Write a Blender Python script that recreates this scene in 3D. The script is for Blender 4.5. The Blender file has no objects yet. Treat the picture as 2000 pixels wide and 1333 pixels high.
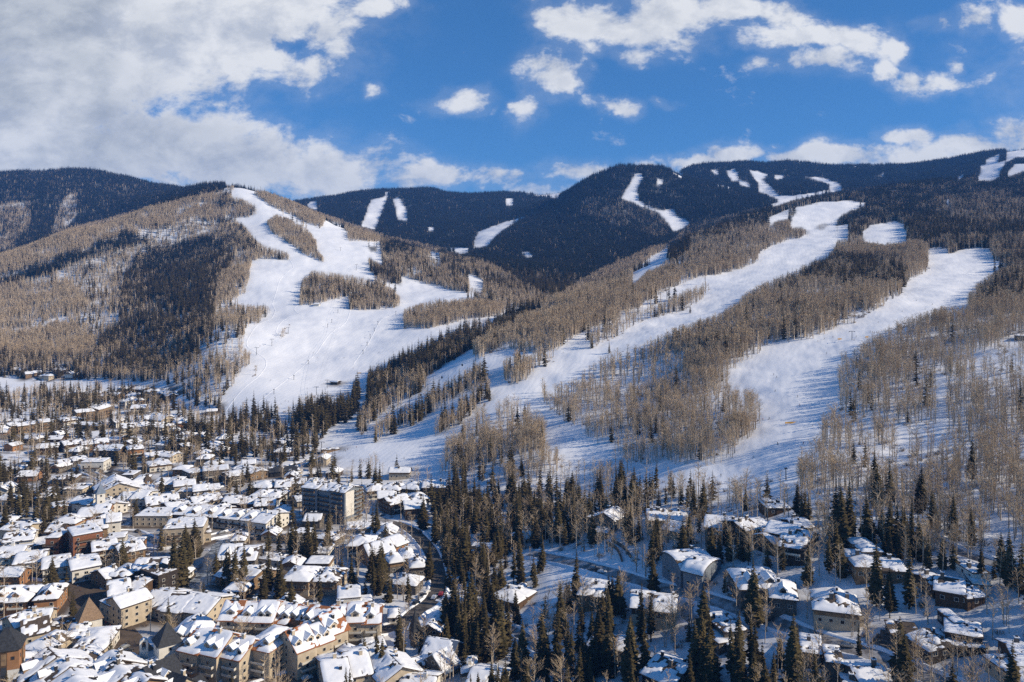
import bpy, bmesh, math, random
import numpy as np
from mathutils import Vector, Matrix

random.seed(7)
RNG = np.random.default_rng(7)
scene = bpy.context.scene
COL = scene.collection

# ------------------------------------------------------------------ camera
CAM_H, FPX, HORY = 160.0, 1540.0, 540.0          # eye height (m), focal length and horizon row in a 2000x1333 frame
cam_data = bpy.data.cameras.new('camera')
cam = bpy.data.objects.new('camera', cam_data)
COL.objects.link(cam)
cam.location = (0, 0, CAM_H)
cam.rotation_euler = (math.radians(90), 0, 0)
cam_data.sensor_width = 36.0
cam_data.lens = 36.0 * FPX / 2000.0
cam_data.shift_y = -(666.5 - HORY) / 2000.0
cam_data.clip_start = 1.0
cam_data.clip_end = 40000.0
scene.camera = cam

# ------------------------------------------------------------------ light
SUN_AZ = math.radians(101)     # clockwise from +Y (the view direction): the sun stands to the right, just ahead
SUN_EL = math.radians(30)
sun_dir = Vector((math.sin(SUN_AZ) * math.cos(SUN_EL), math.cos(SUN_AZ) * math.cos(SUN_EL), math.sin(SUN_EL)))
sl = bpy.data.lights.new('sun', 'SUN')
sl.energy = 4.7
sl.angle = math.radians(0.5)
sl.color = (1.0, 0.87, 0.68)
so = bpy.data.objects.new('sun', sl)
COL.objects.link(so)
so.rotation_euler = (-sun_dir).to_track_quat('-Z', 'Y').to_euler()

scene.view_settings.view_transform = 'Standard'
scene.view_settings.look = 'None'
scene.view_settings.exposure = 0.25
scene.view_settings.gamma = 1.0
scene.view_settings.use_curve_mapping = False
scene.cycles.max_bounces = 5
scene.cycles.diffuse_bounces = 2
scene.cycles.glossy_bounces = 1
scene.cycles.transmission_bounces = 2
scene.cycles.transparent_max_bounces = 4
scene.cycles.volume_bounces = 0
scene.cycles.use_denoising = False
scene.cycles.sample_clamp_indirect = 4.0

# ------------------------------------------------------------------ world: Nishita sky with cloud banks at their compass bearings
world = bpy.data.worlds.new('World')
scene.world = world
world.use_nodes = True
nt = world.node_tree
nt.nodes.clear()


def N(tree, kind, **kw):
    n = tree.nodes.new(kind)
    for k, v in kw.items():
        setattr(n, k, v)
    return n


def setin(tree, n, i, v):
    if isinstance(v, bpy.types.NodeSocket):
        tree.links.new(v, n.inputs[i])
    else:
        n.inputs[i].default_value = v


def M(tree, op, a, b=None, c=None, clamp=False):
    n = N(tree, 'ShaderNodeMath', operation=op, use_clamp=clamp)
    setin(tree, n, 0, a)
    if b is not None: setin(tree, n, 1, b)
    if c is not None: setin(tree, n, 2, c)
    return n.outputs[0]


def VM(tree, op, a, b=None, c=None):
    n = N(tree, 'ShaderNodeVectorMath', operation=op)
    setin(tree, n, 0, a)
    if b is not None: setin(tree, n, 1, b)
    if c is not None: setin(tree, n, 2, c)
    return n.outputs['Value'] if op in ('DOT_PRODUCT', 'LENGTH') else n.outputs[0]


def MIX(tree, f, a, b, blend='MIX'):
    n = N(tree, 'ShaderNodeMix', data_type='RGBA', blend_type=blend)
    setin(tree, n, 0, f)
    setin(tree, n, 6, a)
    setin(tree, n, 7, b)
    return n.outputs[2]


def RANGE(tree, v, a, b, c, d, kind='SMOOTHSTEP'):
    n = N(tree, 'ShaderNodeMapRange', interpolation_type=kind)
    setin(tree, n, 0, v)
    for i, q in enumerate((a, b, c, d)):
        setin(tree, n, i + 1, q)
    return n.outputs[0]


def NOISE(tree, vec, scale, detail=6, rough=0.55, dist=0.0, dim='3D'):
    n = N(tree, 'ShaderNodeTexNoise', noise_dimensions=dim)
    if vec is not None: setin(tree, n, 'Vector', vec)
    n.inputs['Scale'].default_value = scale
    n.inputs['Detail'].default_value = detail
    n.inputs['Roughness'].default_value = rough
    n.inputs['Distortion'].default_value = dist
    return n


sky = N(nt, 'ShaderNodeTexSky', sky_type='NISHITA', sun_disc=False)
sky.sun_elevation = SUN_EL
sky.sun_rotation = SUN_AZ
sky.altitude = 2600
sky.air_density = 1.0
sky.dust_density = 0.3
sky.ozone_density = 2.5
skycol = MIX(nt, 1.0, sky.outputs[0], (0.40, 0.76, 1.06, 1), 'MULTIPLY')
skycol = MIX(nt, 0.28, skycol, (0.45, 2.0, 4.9, 1))

tc = N(nt, 'ShaderNodeTexCoord')
sep = N(nt, 'ShaderNodeSeparateXYZ')
nt.links.new(tc.outputs['Generated'], sep.inputs[0])
yy = M(nt, 'MAXIMUM', sep.outputs[1], 0.12)
cu = M(nt, 'DIVIDE', sep.outputs[0], yy)
cv = M(nt, 'DIVIDE', sep.outputs[2], yy)
comb = N(nt, 'ShaderNodeCombineXYZ')
nt.links.new(cu, comb.inputs[0])
nt.links.new(cv, comb.inputs[1])
P0 = comb.outputs[0]
# slow warp so that the banks get ragged outlines
wn = NOISE(nt, P0, 9.0, 5, 0.6)
warp = VM(nt, 'SUBTRACT', wn.outputs['Color'], (0.5, 0.5, 0.5))
PW = VM(nt, 'MULTIPLY_ADD', warp, (0.10, 0.06, 0.0), P0)

# cloud banks: bearing and elevation given as (x, y) of a 2000x1333 view, half sizes, weight, greyness of the base
CLOUDS = [
    (150, 40, 300, 130, 1.9, 1.1), (460, 50, 190, 90, 1.6, .25), (590, 120, 75, 55, 1.0, 0), (330, 160, 120, 55, 1.0, .15),
    (60, 190, 200, 100, 1.9, .8), (250, 130, 190, 80, 1.4, .8), (60, 300, 240, 80, 1.9, .2), (240, 225, 45, 30, .7, 0),
    (300, 290, 180, 65, 1.6, .15), (460, 320, 170, 60, 1.5, .1), (600, 340, 150, 48, 1.3, .1), (720, 318, 55, 34, .9, 0),
    (820, 350, 130, 26, 1.0, .1), (960, 352, 75, 20, 1.0, .1), (480, 245, 34, 26, .7, 0), (740, 4, 62, 22, 1.0, 0),
    (720, 172, 25, 15, .75, 0), (432, 196, 24, 13, .8, 0), (895, 201, 56, 20, .92, 0), (400, 215, 14, 9, .6, 0),
    (1080, 140, 62, 52, 1.15, .1), (1025, 210, 28, 40, .85, 0), (1050, 170, 50, 40, .7, .1), (1150, 130, 25, 14, .7, 0),
    (1180, 40, 130, 48, 1.2, .3), (1290, 35, 160, 55, 1.2, .35), (1430, 15, 120, 40, 1.2, .2), (1530, 25, 60, 40, 1.0, .1),
    (1240, 98, 44, 22, .9, 0), (1150, 85, 50, 25, .8, 0), (1340, 85, 50, 25, .8, .1), (1090, 20, 60, 22, .9, 0),
    (1560, 75, 105, 30, 1.15, .15), (1655, 80, 55, 32, 1.0, 0), (1450, 80, 42, 20, .9, 0), (1600, 120, 85, 32, 1.05, .1),
    (1500, 135, 55, 22, .8, 0), (1745, 90, 40, 42, .92, 0), (1715, 128, 26, 26, .9, 0), (1770, 150, 46, 22, .92, 0),
    (1825, 162, 62, 22, 1.0, .1), (1872, 128, 22, 20, .75, 0), (1840, 55, 44, 22, .95, 0), (1895, 42, 38, 28, 1.0, 0),
    (1978, 45, 58, 38, 1.1, 0), (1215, 208, 44, 22, .95, 0), (1160, 195, 34, 15, .75, 0), (1300, 196, 34, 11, .75, 0),
    (1110, 335, 54, 20, .98, .1), (1060, 382, 60, 20, 1.05, .1), (1010, 348, 30, 16, .9, 0), (1285, 330, 60, 14, 1.0, 0),
    (1325, 316, 44, 16, 1.1, 0), (1385, 318, 54, 18, 1.15, 0), (1442, 304, 36, 18, 1.2, 0), (1545, 313, 70, 20, 1.25, .1),
    (1660, 306, 105, 23, 1.25, .1), (1772, 262, 46, 22, 1.0, 0), (1760, 300, 110, 26, 1.1, .2), (1890, 280, 85, 30, 1.15, .15),
    (1985, 265, 60, 36, 1.15, 0), (1920, 312, 120, 24, 1.0, .9), (1510, 290, 20, 10, .7, 0),
    (2300, 120, 260, 110, 1.2, .3), (2500, 300, 240, 60, 1.1, .3), (-350, 150, 320, 190, 1.3, .9), (-500, 340, 400, 60, 1.2, .4),
    (575, 85, 30, 18, -1.0, 0), (900, -260, 600, 120, 1.1, .6), (1700, -300, 500, 130, 1.1, .4),
]
cov, gre = None, None
for (bx, by, rx, ry, am, gr) in CLOUDS:
    kk = 1.06 if 1000 < bx < 2000 and by < 250 else 1.25
    sx, sy = FPX / (rx * kk), FPX / (ry * kk)
    u0, v0 = (bx - 1000) / FPX, (HORY - by) / FPX
    q = VM(nt, 'MULTIPLY_ADD', PW, (sx, sy, 0), (-u0 * sx, -v0 * sy, 0))
    d2 = VM(nt, 'DOT_PRODUCT', q, q)
    e = M(nt, 'POWER', 0.4, d2)
    if cov is None: cov = M(nt, 'MULTIPLY', e, am)
    elif am < 0: cov = M(nt, 'MULTIPLY_ADD', e, am, cov)
    else: cov = M(nt, 'SMOOTH_MAX', cov, M(nt, 'MULTIPLY', e, am), 0.12)
    if gr:
        gre = M(nt, 'MULTIPLY', e, gr) if gre is None else M(nt, 'MULTIPLY_ADD', e, gr, gre)
front = RANGE(nt, sep.outputs[1], 0.12, 0.3, 0, 1)
cov = M(nt, 'MULTIPLY', M(nt, 'MINIMUM', cov, 2.0), front)
SQ = VM(nt, 'MULTIPLY', P0, (1.0, 1.5, 1.0))
n1 = NOISE(nt, SQ, 12.0, 8, 0.62, 0.2)
off = VM(nt, 'ADD', SQ, (0.022, 0.030, 0.0))
n2 = NOISE(nt, off, 13.0, 5, 0.62, 0.3)
ns = M(nt, 'MULTIPLY_ADD', n1.outputs[0], 2.9, -1.42)
dens = M(nt, 'ADD', M(nt, 'ADD', cov, -0.55), ns)
alpha = RANGE(nt, dens, -0.12, 0.50, 0, 1)
veil = RANGE(nt, dens, -0.75, 0.1, 0, 0.13)
alpha = M(nt, 'MAXIMUM', M(nt, 'MULTIPLY', alpha, 0.97), M(nt, 'MULTIPLY', veil, RANGE(nt, cov, 0.05, 0.5, 0, 1)))
lit = M(nt, 'MULTIPLY_ADD', M(nt, 'SUBTRACT', n1.outputs[0], n2.outputs[0]), 3.2, 0.66, clamp=True)
n3 = NOISE(nt, SQ, 3.2, 5, 0.55)
gm = M(nt, 'MULTIPLY', M(nt, 'MINIMUM', gre, 1.2), RANGE(nt, n3.outputs[0], 0.40, 0.60, 0.0, 1.0))
gm = M(nt, 'MULTIPLY', gm, RANGE(nt, dens, 0.1, 0.9, 0, 1), clamp=True)
ccol = MIX(nt, lit, (0.54, 0.58, 0.65, 1), (0.86, 0.87, 0.88, 1))
ccol = MIX(nt, gm, ccol, MIX(nt, lit, (0.38, 0.42, 0.48, 1), (0.60, 0.63, 0.66, 1)))
bg_sky = N(nt, 'ShaderNodeBackground')
bg_sky.inputs['Strength'].default_value = 0.10
nt.links.new(skycol, bg_sky.inputs['Color'])
bg_cl = N(nt, 'ShaderNodeBackground')
bg_cl.inputs['Strength'].default_value = 0.86
nt.links.new(ccol, bg_cl.inputs['Color'])
mixb = N(nt, 'ShaderNodeMixShader')
nt.links.new(alpha, mixb.inputs[0])
nt.links.new(bg_sky.outputs[0], mixb.inputs[1])
nt.links.new(bg_cl.outputs[0], mixb.inputs[2])
wout = N(nt, 'ShaderNodeOutputWorld')
nt.links.new(mixb.outputs[0], wout.inputs['Surface'])

# ------------------------------------------------------------------ numpy noise
def vnoise(x, y, seed=0):
    xi, yi = np.floor(x).astype(np.int64), np.floor(y).astype(np.int64)
    fx, fy = x - xi, y - yi
    fx = fx * fx * fx * (fx * (fx * 6 - 15) + 10)
    fy = fy * fy * fy * (fy * (fy * 6 - 15) + 10)

    def h(a, b):
        n = (a * 374761393 + b * 668265263 + seed * 974634777) & 0xFFFFFFFF
        n = ((n ^ (n >> 13)) * 1274126177) & 0xFFFFFFFF
        n = n ^ (n >> 16)
        return (n & 0xFFFF) / 65535.0
    return (h(xi, yi) * (1 - fx) + h(xi + 1, yi) * fx) * (1 - fy) + (h(xi, yi + 1) * (1 - fx) + h(xi + 1, yi + 1) * fx) * fy


def fbm(x, y, octv=4, seed=0, gain=0.5):
    s, a, t = 0.0, 1.0, 0.0
    for i in range(octv):
        s = s + a * vnoise(x * 2 ** i + 17.3 * i, y * 2 ** i - 9.1 * i, seed + i)
        t += a
        a *= gain
    return s / t - 0.5


# ------------------------------------------------------------------ terrain: survey points -> smooth height field
def P(px, py, Y):      # a point seen in the direction (px, py) at ground distance Y
    return (px, Y, CAM_H + Y * (HORY - py) / FPX)


def Q(px, Y, Z):
    return (px, Y, Z)


CP = []
# valley floor
for px in (-500, -250, 0, 200, 400, 600, 800):
    for Y in (110, 190, 280, 380, 500):
        CP.append(Q(px, Y, 0))
for px in (-500, -200, 0, 200, 400, 600):
    CP.append(Q(px, 640, 0))
for px in (-500, -200, 0, 200, 400):
    CP.append(Q(px, 800, 0))
CP += [Q(760, 600, 0.5), Q(600, 700, 1), Q(500, 780, 1)]
# chalet hillside
CP += [Q(1000, 300, 1), Q(1000, 380, 3), Q(1000, 470, 5), Q(900, 560, 3), Q(1000, 110, 0), Q(1400, 110, 2), Q(1800, 110, 6), Q(2300, 110, 14),
       Q(1000, 200, 0), Q(1200, 300, 9), Q(1200, 380, 16), Q(1200, 460, 22), Q(1100, 540, 10), Q(1250, 540, 27), Q(1200, 200, 3),
       Q(1400, 280, 15), Q(1400, 350, 27), Q(1400, 420, 35), Q(1400, 480, 38), Q(1300, 500, 32), Q(1350, 470, 36), Q(1600, 190, 9),
       Q(1600, 270, 22), Q(1600, 330, 36), Q(1600, 390, 47), Q(1600, 440, 53), Q(1800, 190, 16), Q(1800, 270, 28), Q(1800, 340, 42),
       Q(1800, 400, 54), Q(1800, 450, 64), Q(2000, 190, 22), Q(2000, 270, 36), Q(2000, 340, 52), Q(2000, 420, 70), Q(2000, 500, 87),
       Q(2300, 190, 36), Q(2300, 300, 56), Q(2300, 420, 88), P(2300, 575, 700)]
# ski hill on the right
CP += [P(1850, 648, 695), P(1960, 612, 760), P(1700, 590, 850), P(1960, 515, 1130), P(1600, 690, 690), P(1500, 790, 585), P(1420, 860, 530),
       P(1780, 560, 960), P(1700, 720, 625), P(1200, 850, 600), P(1300, 760, 690), P(1150, 770, 720), P(1060, 890, 590), P(960, 770, 760),
       P(850, 930, 608), P(900, 850, 680), P(780, 830, 770), P(740, 860, 725), P(840, 770, 840), P(930, 690, 910), P(1060, 628, 1010),
       P(1080, 690, 850), P(1150, 583, 1150), P(1250, 555, 1270), P(1200, 640, 930), P(1300, 590, 1070), P(1290, 510, 1500), P(1350, 466, 1720),
       P(1440, 432, 1880), P(1520, 410, 2060), P(1640, 390, 2250), P(1760, 372, 2350), P(1900, 355, 2500), P(2000, 340, 2600),
       P(1480, 530, 1250), P(1560, 458, 1650), P(1620, 425, 1850), P(1650, 520, 1200), P(1600, 600, 880), P(1450, 620, 850), P(1350, 660, 800),
       P(1400, 548, 1220), P(1800, 480, 1350), P(1950, 450, 1500), P(1750, 405, 1950), P(2000, 400, 1850), P(1850, 390, 2150),
       P(2400, 520, 900), P(2400, 460, 1300), P(2400, 390, 2000), P(2400, 340, 2800), P(1400, 700, 720)]
# gully between the two hills and behind the right one
CP += [P(700, 875, 700), P(720, 800, 850), P(800, 730, 980), P(900, 668, 1100), P(1000, 615, 1260), Q(1062, 1400, 112), Q(1150, 1520, 128),
       Q(1250, 1660, 158), Q(1300, 1800, 190), Q(1370, 2050, 235), Q(1460, 2280, 285), Q(1560, 2500, 345), Q(1700, 2800, 405), Q(1900, 2950, 450)]
# snowy hill on the left
CP += [P(430, 815, 900), P(520, 800, 880), P(640, 790, 880), P(460, 372, 2300), P(650, 470, 1850), P(620, 600, 1380), P(650, 750, 990),
       P(720, 760, 930), P(560, 700, 1100), P(520, 620, 1330), P(560, 540, 1560), P(600, 413, 2200), P(700, 454, 2050), P(760, 475, 1950),
       P(850, 502, 1850), P(950, 532, 1700), P(1080, 572, 1520), P(800, 560, 1550), P(900, 580, 1450), P(780, 660, 1180), P(880, 630, 1230),
       P(430, 377, 2300), P(350, 398, 2250), P(280, 418, 2150), P(130, 458, 2000), P(0, 512, 1850), P(440, 440, 2050), P(490, 515, 1650),
       P(470, 570, 1480), P(425, 640, 1180), P(430, 740, 990), P(300, 560, 1650), P(200, 650, 1400), P(100, 600, 1550), P(0, 570, 1700),
       P(320, 660, 1300), P(410, 566, 1490), P(375, 632, 1320), P(350, 695, 1190), P(385, 505, 1820), P(455, 480, 1750), P(485, 535, 1540), P(0, 700, 1300), P(0, 740, 1200), P(200, 745, 1150), P(330, 778, 1010), P(250, 500, 1850), Q(-300, 900, 0),
       Q(-300, 1150, 6), P(-300, 620, 1600), P(-300, 550, 1900), Q(-500, 1200, 10), P(-500, 560, 1900), P(-500, 480, 2600)]
# far side of that hill
CP += [Q(460, 2650, 360), Q(600, 2600, 290), Q(720, 2450, 220), Q(850, 2250, 190), Q(960, 2050, 165), Q(100, 2250, 180), Q(250, 2500, 240),
       Q(350, 2560, 320), Q(-100, 2150, 150), Q(1070, 1640, 128)]
# far left mountain
CP += [P(-150, 347, 3600), P(0, 346, 3600), P(60, 352, 3700), P(100, 344, 3800), P(150, 338, 3800), P(200, 346, 3800), P(250, 362, 3700),
       P(290, 373, 3600), P(320, 379, 3500), P(100, 420, 3000), P(200, 425, 2900), P(0, 450, 2700), P(120, 465, 2550), P(340, 373, 2950),
       P(400, 369, 2850), P(445, 370, 2750), P(280, 400, 2900), P(0, 400, 3100)]
# far middle ridge
CP += [P(560, 400, 4200), P(640, 389, 4400), P(700, 383, 4500), P(770, 371, 4500), P(850, 374, 4500), P(930, 382, 4600), P(1000, 388, 4800),
       P(1080, 399, 5000), P(720, 430, 3600), P(800, 440, 3400), P(900, 442, 3300), P(860, 475, 2900), P(980, 415, 3900), P(500, 420, 3500)]
# forested cone and the plateau beside it
CP += [P(1100, 540, 1760), P(1000, 520, 1950), P(930, 496, 2300), P(1050, 490, 2300), P(1200, 500, 2100), P(1200, 540, 1800), P(1300, 445, 2600),
       P(1200, 430, 2700), P(1100, 425, 2900), P(1250, 400, 2900), P(1190, 339, 3300), P(1130, 369, 3300), P(1260, 334, 3500), P(1080, 402, 3300),
       P(1030, 428, 3100), P(950, 479, 2600), P(880, 493, 2480), P(1350, 390, 3000), P(1450, 400, 2950),
       P(1330, 332, 4200), P(1400, 327, 4400), P(1480, 323, 4500), P(1560, 331, 4500), P(1650, 334, 4500), P(1730, 331, 4500), P(1800, 319, 4300),
       P(1880, 304, 4100), P(1960, 293, 3900), P(2000, 290, 3900), P(2400, 250, 3900), P(1400, 366, 3500), P(1500, 374, 3400), P(1560, 386, 3150),
       P(1640, 366, 3500), P(1600, 350, 3900), P(1700, 362, 3600), P(1800, 346, 3500), P(1900, 328, 3600), P(1850, 362, 3000), P(1970, 340, 3200),
       Q(1230, 4000, 560)]
for px in range(-500, 2700, 400):
    CP += [Q(px, 5800, 380), Q(px, 7600, 250)]

CP = np.array(CP, float)
cu_, cw_ = (CP[:, 0] - 1000) / FPX, np.log(CP[:, 1])


def phi(du, dw):
    return np.sqrt(du * du + dw * dw + 0.0009)


A = phi(cu_[:, None] - cu_[None], cw_[:, None] - cw_[None])
n_ = len(CP)
L = np.zeros((n_ + 3, n_ + 3))
L[:n_, :n_] = A - np.eye(n_) * 0.004
L[:n_, n_] = 1; L[:n_, n_ + 1] = cu_; L[:n_, n_ + 2] = cw_
L[n_:, :n_] = L[:n_, n_:].T
sol = np.linalg.solve(L, np.concatenate([CP[:, 2], np.zeros(3)]))

U0, U1, NU = -1.02, 1.02, 1000
W0, W1, NW = math.log(105.0), math.log(7400.0), 760
us = np.linspace(U0, U1, NU)
ws = np.linspace(W0, W1, NW)
# evaluate on a coarser lattice, then resample smoothly
cu2, cw2 = np.linspace(U0, U1, 340), np.linspace(W0, W1, 300)
HC = np.zeros((300, 340))
for j, w in enumerate(cw2):
    r = phi(cu2[:, None] - cu_[None], w - cw_[None])
    HC[j] = r @ sol[:n_] + sol[n_] + sol[n_ + 1] * cu2 + sol[n_ + 2] * w


def bil(grid, fu, fw):
    nw, nu = grid.shape
    fu = np.clip(fu, 0, nu - 1.001); fw = np.clip(fw, 0, nw - 1.001)
    i, j = fu.astype(int), fw.astype(int)
    a, b = fu - i, fw - j
    return (grid[j, i] * (1 - a) + grid[j, i + 1] * a) * (1 - b) + (grid[j + 1, i] * (1 - a) + grid[j + 1, i + 1] * a) * b


UU, WW = np.meshgrid(us, ws)
YY = np.exp(WW)
XX = UU * YY
H = bil(HC, (UU - U0) / (U1 - U0) * 339, (WW - W0) / (W1 - W0) * 299)
for _ in range(3):      # soften the lattice facets
    Hp = np.pad(H, 1, mode='edge')
    H = (Hp[1:-1, 1:-1] * 4 + Hp[:-2, 1:-1] + Hp[2:, 1:-1] + Hp[1:-1, :-2] + Hp[1:-1, 2:]) / 8
flat = np.clip((H - 4) / 50.0, 0, 1)
H = np.where(H < 3, H * 0.3 + 0.0, H - 2.1 * np.clip((8 - H) / 5, 0, 1))
H += flat * (fbm(XX / 210, YY / 210, 4, 3) * 16 + fbm(XX / 55, YY / 55, 3, 9) * 4.0)
H += (0.4 + flat) * fbm(XX / 16, YY / 16, 3, 21) * 1.1
H += flat * np.clip(fbm(XX / 90, YY / 90, 2, 71) * 3 + .4, 0, 1) * fbm(XX / 6.5, YY / 6.5, 2, 23) * .75
far_amp = np.clip((YY - 1700) / 1500, 0, 1)
H += far_amp * fbm(XX / 420, YY / 800, 4, 33) * 95


def height(X, Y):
    X, Y = np.asarray(X, float), np.maximum(np.asarray(Y, float), 106)
    return bil(H, (X / Y - U0) / (U1 - U0) * (NU - 1), (np.log(Y) - W0) / (W1 - W0) * (NW - 1))


def hz(X, Y):
    return float(height(np.array([X]), np.array([Y]))[0])


WF = np.linspace(math.log(150), math.log(7000), 3000)
YF = np.exp(WF)


def hit(px, py, h=0.0):
    """Where the line of sight (px, py) meets the ground raised by h metres."""
    z = height((px - 1000) / FPX * YF, YF) + h
    ray = CAM_H + YF * (HORY - py) / FPX
    d = z - ray
    k = int(np.argmax(d >= 0))
    if d[k] < 0: k = len(YF) - 1
    Y = YF[k]
    if k > 0:
        t = d[k - 1] / (d[k - 1] - d[k] + 1e-9)
        Y = YF[k - 1] + (YF[k] - YF[k - 1]) * min(max(t, 0), 1)
    X = (px - 1000) / FPX * Y
    return X, Y, hz(X, Y)


def proj(X, Y, Z):
    return 1000 + FPX * X / Y, HORY - FPX * (Z - CAM_H) / Y


# running horizon per column: what is hidden behind nearer ground
TAN = (H - CAM_H) / YY
RUN = np.maximum.accumulate(TAN, axis=0)


def hidden_px(X, Y, Z):
    """How many pixels (2000-wide frame) the point lies below the nearer ground's outline; negative = in view."""
    t = (Z - CAM_H) / Y
    r = bil(RUN, (X / Y - U0) / (U1 - U0) * (NU - 1), (np.log(Y) - W0) / (W1 - W0) * (NW - 1) - 1.5)
    return (r - t) * FPX

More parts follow.
